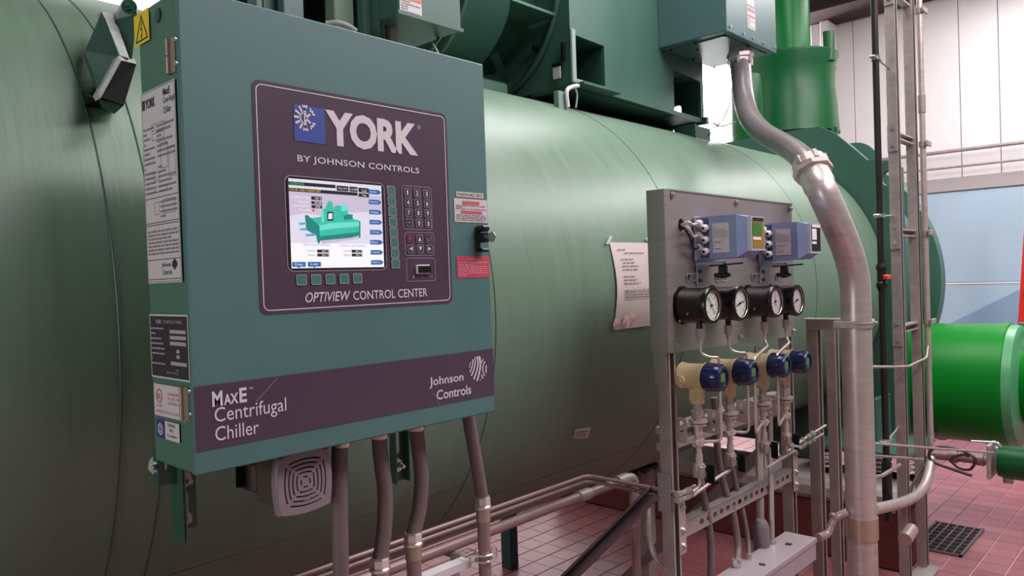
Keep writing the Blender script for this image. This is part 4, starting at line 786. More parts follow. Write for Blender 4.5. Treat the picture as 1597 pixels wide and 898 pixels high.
part('housing', MB().bbox(HC[0]-0.046, HC[0]+0.046, 1.283, 1.37, HC[1]-0.046, HC[1]+0.05, 0.006).bbox(HC[0]-0.05, HC[0]-0.02, 1.37, 1.44, HC[1]-0.03, HC[1]+0.03, 0.006), m_hornb, hn)
part('badge', MB().rect(fh, -0.006, 0.008, -0.035, -0.030, 0.0068), m_horn, hn)
solo('horn_bracket', MB().box(0.70, 0.80, 1.40, 1.405, 1.36, 1.446), m_blackm, 'black plate between the sounder and the panel underside', 'bracket', (0.75, 1.40, 1.36))
# ------------------------------------------------------------------ flexible hoses under the panel
def fitting(parent, p, up, r, h, m=m_chrome):   # compression fitting: dome, hex, body
    p = Vector(p); d = Vector(up)
    part('gland_nut', MB().lathe(p, d, [(0, r*1.22), (h*0.08, r*1.3), (h*0.5, r*1.3), (h*0.6, r*1.15)], 8), m, parent)
    part('gland_ring', MB().lathe(p-d*h*0.25, d, [(0, r*1.22), (h*0.06, r*1.34), (h*0.2, r*1.34), (h*0.27, r*1.2)], 24, True), m, parent)
    part('fitting_body', MB().cyl(p-d*h*1.1, p-d*h*0.22, r*1.12, 24), m_brass, parent)
hoses_ = [('first grey hose under the panel, beside the slotted sounder', [(0.880, 1.31, 1.44), (0.875, 1.31, 1.40), (0.870, 1.31, 1.25), (0.868, 1.31, 1.13)], 0.0165, 1.13, 0.0),
 ('second grey hose under the panel, left of the slotted bracket', [(0.975, 1.31, 1.44), (0.978, 1.31, 1.38), (0.986, 1.31, 1.30), (0.980, 1.31, 1.22), (0.966, 1.31, 1.158)], 0.0165, 1.158, 0.0),
 ('third grey hose under the panel, right of the slotted bracket', [(1.076, 1.31, 1.44), (1.082, 1.31, 1.38), (1.088, 1.31, 1.31), (1.078, 1.31, 1.24), (1.058, 1.31, 1.187)], 0.0165, 1.187, 0.0),
 ('rightmost grey hose dropping from the panel corner', [(1.235, 1.31, 1.45), (1.243, 1.31, 1.40), (1.262, 1.31, 1.30), (1.277, 1.31, 1.215)], 0.0155, 1.215, 0.0)]
for q, (lab, P, r_, zb, _) in enumerate(hoses_):
    t = thing('flexible_hose', lab, 'hose', P[-1], 'grey hoses below the control panel')
    part('hose', MB().prof(spline(P, 8), r_, 24), m_hose, t)
    if q < 3: part('top_connector', MB().lathe((P[0][0], 1.31, 1.443), -Z, [(0, 0.021), (0.006, 0.0215), (0.018, 0.0215), (0.024, 0.019)], 14, False), m_chrome, t)
    fitting(t, (P[-1][0], 1.31, zb-0.012), Z, r_, 0.036)
    part('lower_pipe', MB().cyl((P[-1][0], 1.31, 0.72), (P[-1][0], 1.31, zb-0.048), r_*1.0, 20), m_copper, t)
cl_ = thing('pipe_clamp', 'ring clamp on the pipe below the rightmost hose', 'clamp', (1.277, 1.31, 1.08))
each('band', MB().prof([(1.277+0.022*math.cos(a*math.pi/9), 1.31+0.022*math.sin(a*math.pi/9), 1.085) for a in range(18)], 0.003, 6, closed=True).prof([(1.277+0.022*math.cos(a*math.pi/9), 1.31+0.022*math.sin(a*math.pi/9), 1.070) for a in range(18)], 0.003, 6, closed=True), m_chrome, cl_)
part('ear', MB().prof([Vector((1.305, 1.305, 1.078))+Vector((0.010*math.cos(a*math.pi/6), 0, 0.018*math.sin(a*math.pi/6))) for a in range(12)], 0.002, 6, closed=True), m_chrome, cl_)
# trough / shelf channel below the hoses
st = thing('hose_rail', 'pale steel channel running below the grey hoses', 'rail', (1.1, 1.36, 1.04))
part('channel', MB().box(0.60, 1.255, 1.338, 1.366, 1.068, 1.071).box(0.60, 1.255, 1.335, 1.338, 1.052, 1.071), m_print, st)
part('bracket', MB().prof([(1.242, 1.374, 1.080), (1.284, 1.377, 1.080), (1.283, 1.342, 1.080), (1.239, 1.337, 1.080)], 0.0022, 4, closed=True), m_zinc, st)
each('post', MB().box(0.70, 0.741, 1.335, 1.366, 0.0, 1.05).box(1.16, 1.20, 1.335, 1.366, 0.0, 1.05), m_galv, st)
# ------------------------------------------------------------------ copper pipes behind
for q, (z_, r_, lab) in enumerate([(1.067, 0.0065, 'upper thin pipe under the shell turning toward the gauge stand'), (1.049, 0.0065, 'lower thin pipe under the shell turning toward the gauge stand')]):
    solo('thin_pipe', MB().prof(bends([(-0.6, 1.585, z_), (2.05, 1.585, z_), (2.05, 1.27, z_-0.002), (2.05, 1.225, z_-0.002), (2.14, 1.225, z_+0.002)], 0.035, 6), r_, 12), m_copper, lab, 'pipe', (1.0, 1.585, z_), 'thin pipes under the shell')
tk = thing('thick_pipe', 'thicker dull pipe below the two thin ones under the shell', 'pipe', (1.0, 1.62, 0.988))
part('run', MB().prof([(-0.6, 1.62, 0.988), (2.30, 1.62, 0.988)], 0.0165, 20), m_copper, tk)
each('coupling', MB().cyl((2.04, 1.62, 0.988), (2.10, 1.62, 0.988), 0.021, 16).cyl((2.27, 1.62, 0.988), (2.33, 1.62, 0.988), 0.024, 16), m_galv, tk)
part('elbow', MB().prof(bends([(2.30, 1.62, 0.988), (2.38, 1.62, 0.988), (2.38, 1.62, 0.80)], 0.04), 0.019, 16), m_galv, tk)
part('drop', MB().cyl((2.38, 1.62, 0.03), (2.38, 1.62, 0.82), 0.0165, 16), m_copper, tk)
part('foot', MB().bbox(2.34, 2.42, 1.58, 1.66, 0, 0.03, 0.003), m_galv, tk)
for x_ in (0.30, 1.45): 
    solo('pipe_stand', MB().bbox(x_-0.01, x_+0.01, 1.55, 1.66, 0.955, 0.972, 0.002).bbox(x_-0.01, x_+0.01, 1.60, 1.62, 0.0, 0.955, 0.002), m_galv, 'thin steel stand carrying the pipes behind the rightmost hose' if x_ > 1 else 'thin steel stand carrying the pipes behind the left bracket', 'stand', (x_, 1.61, 0))
# support leg and things under the shell
lg = thing('steel_column', 'teal steel column standing on the tiles under the shell', 'column', (3.28, 3.1, 0))
a = Vector((3.280, 3.203, 0.009)); 
part('post', MB().bbox(3.26, 3.33, 3.12, 3.20, 0, 0.72, 0.004), m_teal, lg)
pm_ = Vector((3.200, 3.027, 0.482))
solo('oil_pump', MB().lathe(pm_-X*0.12, X, [(0, 0.03), (0.02, 0.05), (0.16, 0.05), (0.18, 0.035), (0.24, 0.035)], 24, True).cyl(pm_, pm_+Z*0.16, 0.03, 12), m_blackm, 'small black motor hanging under the shell above the teal column', 'motor', pm_)
solo('floor_drum', MB().lathe((2.80, 2.52, 0), Z, [(0, 0.22), (0.05, 0.24), (0.09, 0.24), (0.10, 0.22)], 40, True), mat('drum_lid', L(96, 84, 82), 0.6), 'low dark round lid on the tiles below the thick pipe', 'lid', (2.80, 2.52, 0))
vp = thing('copper_valve', 'dark bronze valve cluster on the floor pipes left of the gauge stand', 'valve', (3.9, 3.0, 0.3))
a = Vector((3.600, 2.379, 0.609)); part('body', MB().cyl(a+Vector((-0.12, 0.05, -0.02)), a+Vector((0.10, 0, 0.01)), 0.05, 20).lathe(a+Vector((0.0, 0, 0)), Z, [(-0.08, 0.05), (0.0, 0.07), (0.05, 0.05)], 20, True), m_copper, vp)
part('stand', MB().bbox(a.x-0.04, a.x+0.04, a.y-0.04, a.y+0.04, 0, a.z-0.06, 0.004), m_galv, vp)
part('bonnet', MB().bbox(a.x-0.06, a.x+0.08, a.y-0.05, a.y+0.05, a.z+0.03, a.z+0.07, 0.01), m_grime, vp)
lt_ = thing('light_slab', 'pale flat concrete slab edge on the floor behind the gauge stand', 'slab', (5.0, 4.2, 0))
part('slab', MB().bbox(4.2, 6.6, 3.95, 5.6, 0.0, 0.16, 0.01), m_conc, lt_)
# ================================================================== gauge stand
gs = thing('gauge_stand', 'steel strut stand with stainless mounting plate carrying four gauges', 'stand', (2.5, 1.27, 0))
SP = 1.25
mb = strut_channel(MB(), (2.07, 1.293, 0), (2.07, 1.293, 2.0), (0, -1, 0), w=0.041, d=0.041); part('post', mb, m_galv, gs)
mb = strut_channel(MB(), (2.972, 1.293, 0), (2.972, 1.293, 2.0), (0, -1, 0)); part('post', mb, m_galv, gs)
pt_ = part('mounting_plate', holed(MB(), lambda u, v, w=0: Vector((u, SP-w, v)), [(2.075, 1.500), (3.015, 1.478), (3.018, 2.012), (2.075, 2.012)], [circ(2.150, 1.903, 0.022, 16)], 0.003), m_plate, gs)
part('plate_return', MB().box(2.045, 2.078, 1.2465, 1.250, 1.5, 2.012).box(2.042, 2.046, 1.2465, 1.31, 1.86, 2.012).box(2.042, 2.046, 1.2465, 1.31, 1.5, 1.86).box(2.078, 3.018, 1.2465, 1.262, 2.010, 2.014), m_plate, pt_)
for x_, z_ in [(2.095, 1.996), (2.531, 1.994), (2.995, 1.990), (2.09, 1.520), (2.532, 1.514), (2.996, 1.500)]: mb = MB(); hexbolt(mb, (x_, SP-0.003, z_), -Y, 0.008, 0.007); part('plate_bolt', mb, m_zinc, gs)
m_tag = mat('tag_black', L(30, 26, 28), 0.4)
for q, (x_, z_) in enumerate([(2.2025, 1.7335), (2.3985, 1.729), (2.674, 1.725), (2.880, 1.7205)]):
    fr = frame((0, SP-0.003, 0), X, Z, -Y); w_ = 0.036; t = part('name_tag', MB().rect(fr, x_-w_, x_+w_, z_-0.0125, z_+0.0125, 0.001), m_label, gs)
    part('field', MB().rect(fr, x_-w_+0.003, x_+w_-0.003, z_-0.0100, z_+0.0100, 0.0016), m_tag, t)
    mb = MB(); text(mb, fr, ['CHW IN', 'CHW OUT', 'CW IN', 'CW OUT'][q], x_-0.017, x_+0.017, z_+0.001, z_+0.007, 0.0022); text(mb, fr, 'PRESSURE', x_-0.024, x_+0.024, z_-0.0075, z_-0.0015, 0.0022); part('lettering', mb, m_print, t)
part('hole_shade_disc', MB().lathe((2.150, 1.262, 1.903), -Y, [(0, 0.021), (0.008, 0.021)], 20), m_blackm, gs)  # black disc behind the plate hole, painted shade for its depth
# slotted cross channel and the double rail
mb = MB(); x0, x1 = 2.115, 2.965; zt, zb_ = 0.952, 0.905
holes = [rr(xx-0.013, xx+0.013, 0.920, 0.936, 0.005, 3) for xx in [2.318+i*0.0455 for i in range(-2, 14)]]
holed(mb, lambda u, v, w=0: Vector((u, SP+0.003-w, v)), [(x0, zb_), (x1, zb_), (x1, zt), (x0, zt)], holes, 0.003)
mb.box(x0, x1, SP, SP+0.042, zt-0.003, zt).box(x0, x1, SP, SP+0.042, zb_, zb_+0.003); part('slotted_channel', mb, m_plate, gs)
for zz in (1.245, 1.190): part('cross_rail', MB().bbox(2.09, 2.97, 1.293, 1.335, zz-0.014, zz+0.010, 0.003), m_steel, gs)
for x_ in (2.092, 2.972):
    part('fish_plate', MB().bbox(x_-0.02, x_+0.02, SP-0.006, SP-0.001, 0.86, 1.035, 0.002), m_conduit, gs)
    for z_ in (1.01, 0.935, 0.885): mb = MB(); hexbolt(mb, (x_, SP-0.006, z_), -Y, 0.009, 0.007); part('fish_bolt', mb, m_zinc, gs)
for x_, zz in ((2.045, 1.4), (2.045, 1.0)): part('side_plate', MB().box(x_-0.004, x_, 1.255, 1.30, zz, zz+0.12), m_plate, gs)
# braces behind the stand
for q, (x_, p, r_, lab) in enumerate([(2.06, (1.31, 1.06), (2.37, 0.0), 'left diagonal grey strut brace behind the gauge stand'), (2.97, (1.34, 1.05), (2.39, 0.0), 'right diagonal grey strut brace behind the gauge stand')]):
    solo('diagonal_brace', strut_channel(MB(), (x_, p[0], p[1]), (x_, r_[0], r_[1]), (1, 0, 0) if q else (-1, 0, 0)), mat('brace_grey%d' % q, L(128, 118, 124), 0.4, 0.6), lab, 'brace', (x_, r_[0], 0))
# ------------------------------------------------------------------ blue transmitters with displays
def transmitter(xc, zc, lab, green):
    t = thing('flow_transmitter', lab, 'transmitter', (xc, 1.25, zc-0.08), 'blue grey transmitters on the stainless plate')
    hx = 0.060; zt, zb = zc+0.072, zc-0.067; yb = SP-0.012
    fxs = lambda u, v, off=0.0: Vector((xc-hx-off, -u, v))
    def sect(y, x0, x1, z0, z1): return [Vector((x0, y, z0)), Vector((x1, y, z0)), Vector((x1, y, z1)), Vector((x0, y, z1))]
    secs = [sect(yb, xc-hx, xc+hx, zb, zt), sect(1.098, xc-hx, xc+hx, zb+0.003, zt-0.002), sect(1.072, xc-hx+0.022, xc+hx, zb+0.022, zt-0.010), sect(1.060, xc-hx+0.024, xc+hx, zb+0.022, zt-0.008)]
    vs = sum(secs[:3], []); fs = [(3, 2, 1, 0), (8, 9, 10, 11)]
    for k in range(2): fs += [(4*k+i, 4*k+(i+1) % 4, 4*k+4+(i+1) % 4, 4*k+4+i) for i in range(4)]
    part('housing', MB().add(vs, fs), m_enc, t)
    vs = secs[2]+secs[3]; fs = [(3, 2, 1, 0), (4, 5, 6, 7)]+[(i, (i+1) % 4, 4+(i+1) % 4, 4+i) for i in range(4)]
    hd = part('display_head', MB().add(vs, fs), m_encg, t)
    part('rear_plate', MB().bbox(xc-hx-0.004, xc+hx+0.004, SP-0.014, SP-0.004, zb-0.004, zt+0.003, 0.002), m_encg, t)
    fd = lambda u, v, off=0.0: Vector((xc+u, 1.060-off, v))
    part('window', MB().rect(fd, -0.028, 0.054, zb+0.030, zt-0.014, 0.001), m_lcdy if green else m_black, hd)
    part('readout', MB().rect(fd, -0.026, 0.036 if green else 0.016, zc+0.004, zt-0.028, 0.002), m_lcdg if green else m_lcdw, hd)
    part('readout_strip', MB().rect(fd, -0.028, 0.030 if green else 0.014, zc-0.011, zc-0.002, 0.002), m_lcdw, hd)
    part('header', MB().rect(fd, -0.024, 0.052, zt-0.023, zt-0.013, 0.002), m_black if green else m_lcdw, hd)
    pl_ = part('rating_plate', MB().rect(fxs, -1.179, -1.122, zc-0.047, zc+0.048, 0.001), m_label, t)
    mb = MB(); scribble(mb, fxs, -1.176, -1.128, zc-0.0, zc+0.043, 6, 0.0015, 0.3, 31); scribble(mb, fxs, -1.176, -1.150, zc-0.040, zc-0.008, 3, 0.0015, 0.3, 32); mb.outline(fxs, circ(-1.142, zc-0.010, 0.004, 10), 0.001, 0.0015); part('print', mb, m_inkg, pl_)
    part('gland_recess', MB().box(xc-hx-0.001, xc-hx+0.001, 1.192, 1.224, zb+0.004, zt-0.006), m_encd, t)
    k = 0
    for yy, zz, wired in [(1.221, zc+0.052, 1), (1.202, zc+0.036, 0), (1.221, zc+0.014, 1), (1.202, zc-0.002, 0), (1.221, zc-0.024, 1), (1.202, zc-0.039, 0)]:
        dd = Vector((-0.9, -0.1, -0.1)).normalized()
        p = Vector((xc-hx+0.004, yy, zz)); g = part('cable_gland', MB().lathe(p, dd, [(0, 0.0105), (0.012, 0.0115), (0.014, 0.0125), (0.024, 0.0125), (0.030, 0.009), (0.032, 0.006)], 8), m_gland, t)
        part('plug', MB().cyl(p+dd*0.030, p+dd*0.0335, 0.0052, 12), m_black, g)
        if wired:
            hp_ = Vector((2.150, 1.252, 1.903)) if green else Vector((xc-hx-0.06, 1.252, zc+0.02)); e = p+dd*0.032
            mid = e+dd*0.018+Vector((0, 0.008, 0.0)); m2 = (mid+hp_)/2+Vector((-0.030, -0.022, 0.006))
            solo('signal_cable', MB().prof(spline([e, mid, m2, hp_], 6), 0.0042, 8), m_gland if zz > zc else m_black, ['upper', 'middle', 'lower'][k]+(' cable looping into the plate hole beside the green-display transmitter' if green else ' cable behind the glands of the white-display transmitter'), 'cable', hp_); k += 1
    xb = xc-0.032
    part('mount_bracket', MB().bbox(xb-0.022, xb-0.002, 1.242, SP-0.003, zc-0.150, zc-0.075, 0.002).bbox(xb-0.022, xb+0.002, 1.15, 1.25, zc-0.085, zc-0.075, 0.002), m_encg, t)
    each('bracket_screw', MB().cyl((xb-0.012, 1.243, zc-0.105), (xb-0.012, 1.232, zc-0.105), 0.006, 12).cyl((xb-0.012, 1.243, zc-0.135), (xb-0.012, 1.232, zc-0.135), 0.006, 12), m_encd, t)
    part('clamp_rod', MB().cyl((xb-0.015, 1.20, zc-0.088), (xb-0.015, 1.085, zc-0.083), 0.003, 8), m_black, t)
    part('clamp_knob', MB().bbox(xb-0.010, xb+0.014, 1.150, 1.175, zc-0.130, zc-0.088, 0.004).bbox(xb-0.012, xb+0.012, 1.138, 1.190, zc-0.126, zc-0.112, 0.004), m_black, t)
transmitter(2.280, 1.857, 'left blue grey transmitter with the lit green display', True)
transmitter(2.754, 1.849, 'right blue grey transmitter with the white display', False)
# ------------------------------------------------------------------ pressure gauges
def gauge(xc, zc, ang, lab, fac, tail=0.016):
    t = thing('pressure_gauge', lab, 'gauge', (xc, 1.25, zc-0.06), 'round black pressure gauges on the stainless plate')
    part('case', MB().lathe((xc, 1.249, zc), -Y, [(0, 0.050), (0.006, 0.054), (0.012, 0.0555), (0.082, 0.0555), (0.086, 0.058), (0.104, 0.059), (0.110, 0.056), (0.110, 0.0475), (0.101, 0.0465)], 48, True, (True, False)), m_gauge, t)
    part('back_flange', MB().lathe((xc, 1.2498, zc), -Y, [(0, 0.062), (0.004, 0.062)], 40), m_gauge, t)
    d = part('dial', MB().lathe((xc, 1.148, zc), -Y, [(-0.003, 0.0470), (0, 0.0470)], 48), fac, t)
    fr = lambda u, v, off=0.0: Vector((xc+u, 1.148-off, zc+v))
    mb = MB()
    for k in range(28):
        a = math.radians(225-270*k/27); r0 = 0.036 if k % 3 == 0 else 0.040; mb.stroke(fr, [(r0*math.cos(a), r0*math.sin(a)), (0.043*math.cos(a), 0.043*math.sin(a))], 0.0012 if k % 3 == 0 else 0.0006, 0.0008)
    for k in range(7):
        a = math.radians(225-270*k/6); text(mb, fr, str(k*10), 0.029*math.cos(a)-0.004, 0.029*math.cos(a)+0.004, 0.029*math.sin(a)-0.003, 0.029*math.sin(a)+0.003, 0.0008, res=1)
    part('graduations', mb, m_ink, d)
    a = math.radians(ang); dv = Vector((math.cos(a), math.sin(a))); nv = Vector((-dv.y, dv.x))
    part('needle', MB().poly(fr, [dv*-tail+nv*-0.002, dv*-tail+nv*0.002, dv*0.036+nv*0.0009, dv*0.036+nv*-0.0009][::-1], 0.003).cyl(fr(0, 0, 0.001), fr(0, 0, 0.005), 0.004, 12), m_black, d)
    part('glass_ring', MB().ring((xc, 1.142, zc), Y, 0.0475, 0.0012, 40, 6), m_chrome, t)
    each('case_screw', MB().cyl((xc-0.050, 1.20, zc-0.022), (xc-0.0575, 1.20, zc-0.025), 0.003, 8).cyl((xc-0.045, 1.232, zc-0.045), (xc-0.050, 1.232, zc-0.050), 0.0035, 8), m_zinc, t)
    part('stem', MB().cyl((xc, 1.19, zc-0.054), (xc, 1.19, zc-0.075), 0.0095, 16), m_black, t)
    part('hex_connector', MB().prof([(xc, 1.19, zc-0.073), (xc, 1.19, zc-0.103)], 0.0145, 6, True, False), m_steel, t)
    part('ferrule_nut', MB().prof([(xc, 1.19, zc-0.102), (xc, 1.19, zc-0.118)], 0.0085, 6, True, False), m_steel, t)
gx = [2.137, 2.329, 2.603, 2.790]
gauge(gx[0], 1.6455, -52, 'leftmost black pressure gauge, its long needle slanting down right', m_dial, 0.034)
gauge(gx[1], 1.6430, 15, 'second black pressure gauge from left, needle lying nearly level', m_dial, 0.026)
gauge(gx[2], 1.6370, 95, 'third black pressure gauge from left, below the black knob tag', m_dial2)
gauge(gx[3], 1.6330, 200, 'rightmost black pressure gauge at the plate edge', m_dial2)
# ------------------------------------------------------------------ pressure transmitters
tx = [2.127, 2.337, 2.596, 2.786]
def ptrans(xc, zc, lab):
    t = thing('pressure_transmitter', lab, 'transmitter', (xc, 1.2, 1.06), 'cream pressure transmitters with dark blue caps')
    part('housing', MB().lathe((xc, 1.262, zc), -Y, [(0, 0.028), (0.005, 0.036), (0.012, 0.042), (0.018, 0.042), (0.022, 0.039), (0.088, 0.041), (0.092, 0.044), (0.096, 0.044)], 40, True), m_cream, t)
    part('side_boss', MB().cyl((xc-0.030, 1.232, zc-0.012), (xc-0.050, 1.232, zc-0.012), 0.016, 16).cyl((xc-0.048, 1.232, zc-0.012), (xc-0.054, 1.232, zc-0.012), 0.009, 6), m_cream, t)
    part('neck', MB().lathe((xc, 1.2, zc-0.030), -Z, [(0, 0.024), (0.055, 0.0215), (0.056, 0.019)], 28, True).bbox(xc-0.028, xc-0.012, 1.19, 1.215, zc-0.075, zc-0.035, 0.004), m_cream, t)
    cp_ = part('cap', MB().lathe((xc, 1.166, zc), -Y, [(0, 0.041), (0.004, 0.044), (0.030, 0.044), (0.052, 0.040), (0.060, 0.034), (0.060, 0.026), (0.056, 0.0255)], 40, True, (True, False)), m_navy, t)
    mb = MB()
    for k in range(10): a = 2*math.pi*k/10; mb.bar((xc+0.0435*math.cos(a), 1.160, zc+0.0435*math.sin(a)), (xc+0.0400*math.cos(a), 1.114, zc+0.0400*math.sin(a)), 0.006, 0.004, (math.cos(a), 0, math.sin(a)))
    each('cap_rib', mb, m_navy, cp_)
    part('display_glass', MB().lathe((xc, 1.111, zc), -Y, [(-0.002, 0.0258), (0, 0.0258)], 32), m_glass, cp_)
    part('display', MB().box(xc-0.014, xc+0.014, 1.1105, 1.1095, zc-0.012, zc+0.014), mat('display_grey_green', L(90, 112, 84), 0.4), cp_)
    z = zc-0.085
    part('sensor_nut', MB().lathe((xc, 1.2, z), -Z, [(0, 0.013), (0.022, 0.014), (0.024, 0.019), (0.042, 0.019), (0.044, 0.015), (0.052, 0.015)], 6), m_steel, t)
    part('flange_disc', MB().cyl((xc, 1.2, z-0.052), (xc, 1.2, z-0.060), 0.030, 28).cyl((xc, 1.2, z-0.064), (xc, 1.2, z-0.070), 0.026, 28), m_steel, t)
    part('clamp_plate', holed(MB(), lambda u, v, w=0: Vector((xc-0.034-w, u, v)), rr(1.222, 1.288, z-0.125, z-0.045, 0.006, 3), [circ(1.240, z-0.062, 0.007, 12), circ(1.268, z-0.066, 0.007, 12), circ(1.240, z-0.086, 0.007, 12), circ(1.266, z-0.092, 0.009, 12), circ(1.242, z-0.110, 0.006, 12)], 0.004), m_steel, t)
    part('valve_body', MB().lathe((xc, 1.2, z-0.070), -Z, [(0, 0.014), (0.030, 0.014), (0.031, 0.010), (0.045, 0.010), (0.046, 0.015), (0.065, 0.015), (0.066, 0.009), (0.09, 0.009)], 12), m_steel, t)
    part('tee_nut', MB().prof([(xc-0.026, 1.2, z-0.126), (xc+0.030, 1.2, z-0.126)], 0.010, 6, True, False), m_steel, t)
    part('lower_stem', MB().lathe((xc, 1.2, z-0.16), -Z, [(0, 0.012), (0.03, 0.012), (0.031, 0.017), (0.052, 0.017), (0.053, 0.009), (0.075, 0.009)], 10), m_steel, t)
    part('ball_valve', MB().bbox(xc-0.016, xc+0.016, 1.184, 1.216, z-0.235, z-0.195, 0.004), m_galv, t)
    part('valve_lever', MB().bbox(xc+0.018, xc+0.028, 1.160, 1.185, z-0.255, z-0.195, 0.003).cyl((xc+0.01, 1.19, z-0.21), (xc+0.022, 1.175, z-0.21), 0.006, 8), m_blackm, t)
for i_, (x_, z_, lab) in enumerate(zip(tx, [1.423, 1.416, 1.410, 1.405], ['leftmost cream transmitter with blue cap and visible side boss', 'second cream transmitter from left with dark blue cap', 'third cream transmitter from left with dark blue cap', 'rightmost cream transmitter beyond the thin tubes'])): ptrans(x_, z_, lab)
# small bore tubes between gauges and valves
names = ['bent steel tube from the leftmost gauge to its valve', 'bent steel tube from the second gauge to its valve', 'bent steel tube from the third gauge, kinked left', 'bent steel tube from the rightmost gauge, kinked left']
for q in range(4):
    g = gx[q]; zt = 1.6455-0.116-0.004*q; sgn = 1 if q < 2 else -1; dx = 0.055 if q < 2 else 0.062; x2 = g+sgn*dx; zb = 1.423-0.006*q-0.085-0.126
    yq = 1.165
    P = [(g, 1.19, zt+0.004), (g, 1.19, zt-0.036), (g+sgn*0.02, yq, zt-0.050), (x2, yq-0.01, zt-0.050), (x2, yq-0.01, zb), (tx[q]+sgn*0.03, 1.195, zb)] if q < 2 else [(g, 1.19, zt+0.004), (g, 1.19, zt-0.030), (g-0.02, 1.17, zt-0.042), ([2.395, 2.575][q-2], 1.135, zt-0.066), ([2.395, 2.575][q-2], 1.135, zb+0.005), (tx[q]-0.03, 1.195, zb)]
    solo('impulse_tube', MB().prof(bends(P, 0.018, 5), 0.0048, 10), m_steel, names[q], 'tube', P[-1], 'thin impulse tubes on the gauge stand')
# drain tubes leading to the posts
Q = [([(tx[0], 1.2, 1.12), (tx[0], 1.2, 1.075), (2.10, 1.21, 1.063)], 'tube from the first valve curving to the left post clamp'),
     ([(tx[1], 1.2, 1.11), (tx[1], 1.2, 1.085), (2.25, 1.205, 1.075), (2.10, 1.21, 1.050)], 'tube from the second valve sloping to the left post clamp'),
     ([(tx[2], 1.2, 1.10), (tx[2], 1.2, 1.035), (tx[2]+0.02, 1.2, 1.033), (2.99, 1.22, 1.043), (3.20, 1.22, 1.052)], 'lower tube from the third valve across to the fat conduit'),
     ([(tx[3], 1.2, 1.10), (tx[3], 1.2, 1.060), (tx[3]+0.02, 1.2, 1.058), (2.99, 1.215, 1.068), (3.22, 1.215, 1.085)], 'upper tube from the fourth valve across to the fat conduit')]
for P, lab in Q: solo('drain_tube', MB().prof(bends(P, 0.025, 5), 0.0055, 10), m_steel, lab, 'tube', P[-1], 'drain tubes below the valves')
tc_ = thing('tube_clamp', 'shiny double tube fitting on the left stand post', 'fitting', (2.06, 1.225, 1.055))
for zz in (1.066, 1.048): each('nut', MB().prof([(2.03, 1.225, zz), (2.052, 1.225, zz)], 0.010, 6, True, False).prof([(2.075, 1.222, zz), (2.10, 1.222, zz)], 0.010, 6, True, False).prof([(2.052, 1.225, zz), (2.075, 1.222, zz)], 0.008, 10), m_chrome, tc_)
tc_ = thing('tube_clamp', 'shiny double tube fitting on the right stand post', 'fitting', (2.99, 1.215, 1.05))
for zz in (1.068, 1.043): each('nut', MB().prof([(2.965, 1.215, zz), (2.985, 1.215, zz)], 0.010, 6, True, False).prof([(3.02, 1.215, zz+0.003), (3.045, 1.215, zz+0.004)], 0.010, 6, True, False), m_chrome, tc_)
each('coupler', MB().prof([(3.06, 1.215, 1.073), (3.085, 1.215, 1.075)], 0.012, 6, True, False).prof([(3.06, 1.215, 1.049), (3.085, 1.215, 1.050)], 0.012, 6, True, False), m_chrome, tc_)
solo('hand_valve', MB().prof([(2.745, 1.16, 1.095), (2.78, 1.15, 1.085), (2.80, 1.15, 1.075)], 0.005, 8).bar((2.74, 1.16, 1.10), (2.75, 1.16, 1.08), 0.006, 0.02), m_zinc, 'small bright hand lever between the third and fourth valves', 'lever', (2.76, 1.16, 1.09))
# ------------------------------------------------------------------ wireway box and hoses into it
ww = thing('wireway_box', 'long grey painted metal wireway box at the foot of the gauge stand', 'wireway', (2.3, 1.12, 0.70))
m_way = mat('wireway_paint', L(166, 152, 158), 0.42, noise=0.05, nscale=6)
part('trough', MB().bbox(1.2, 2.84, 1.12, 1.235, 0.650, 0.728, 0.002), m_way, ww)
part('cover', MB().bbox(1.2, 2.842, 1.117, 1.238, 0.728, 0.733, 0.0015).box(1.2, 2.842, 1.1165, 1.119, 0.715, 0.73), m_way, ww)
each('cover_tab', MB().box(2.46, 2.47, 1.15, 1.17, 0.733, 0.737).box(2.70, 2.72, 1.16, 1.18, 0.733, 0.736), m_ink, ww)
each('carrier', MB().bbox(1.25, 1.29, 1.15, 1.19, 0, 0.65, 0.003).bbox(2.60, 2.64, 1.15, 1.19, 0, 0.65, 0.003), m_galv, ww)
hs = [([(2.283, 1.300, 1.282), (2.290, 1.300, 1.171), (2.266, 1.270, 1.024), (2.287, 1.260, 0.895), (2.293, 1.260, 0.763), (2.274, 1.260, 0.682)], 0.012, 'leftmost grey hose dropping behind the slotted channel'),
      ([(2.424, 1.300, 1.306), (2.436, 1.300, 1.122), (2.452, 1.290, 1.001), (2.459, 1.260, 0.895), (2.450, 1.240, 0.788), (2.398, 1.220, 0.750)], 0.0125, 'second grey hose curving into the wireway box'),
      ([(2.517, 1.300, 1.107), (2.544, 1.290, 0.981), (2.532, 1.260, 0.886), (2.525, 1.240, 0.790), (2.490, 1.220, 0.740)], 0.0095, 'third grey hose curving into the wireway box')]
for P, r_, lab in hs:
    t = thing('wire_hose', lab, 'hose', P[-1], 'grey hoses behind the gauge stand'); part('hose', MB().prof(spline(P, 6), r_, 14), m_hose, t)
    if 'left' not in lab: e = Vector(P[-1]); part('end_fitting', MB().lathe(e+Z*0.012, -Z, [(0, r_*1.3), (0.012, r_*1.5), (0.022, r_*1.5), (0.024, r_*1.2), (0.05, r_*1.2)], 10), m_chrome, t)
vc = thing('vertical_conduit', 'upright steel conduit behind the gauges ending in a grey boot', 'conduit', (2.688, 1.270, 0.780))
part('tube', MB().cyl((2.781, 1.300, 1.455), (2.693, 1.270, 0.762), 0.0145, 16), m_conduit, vc)
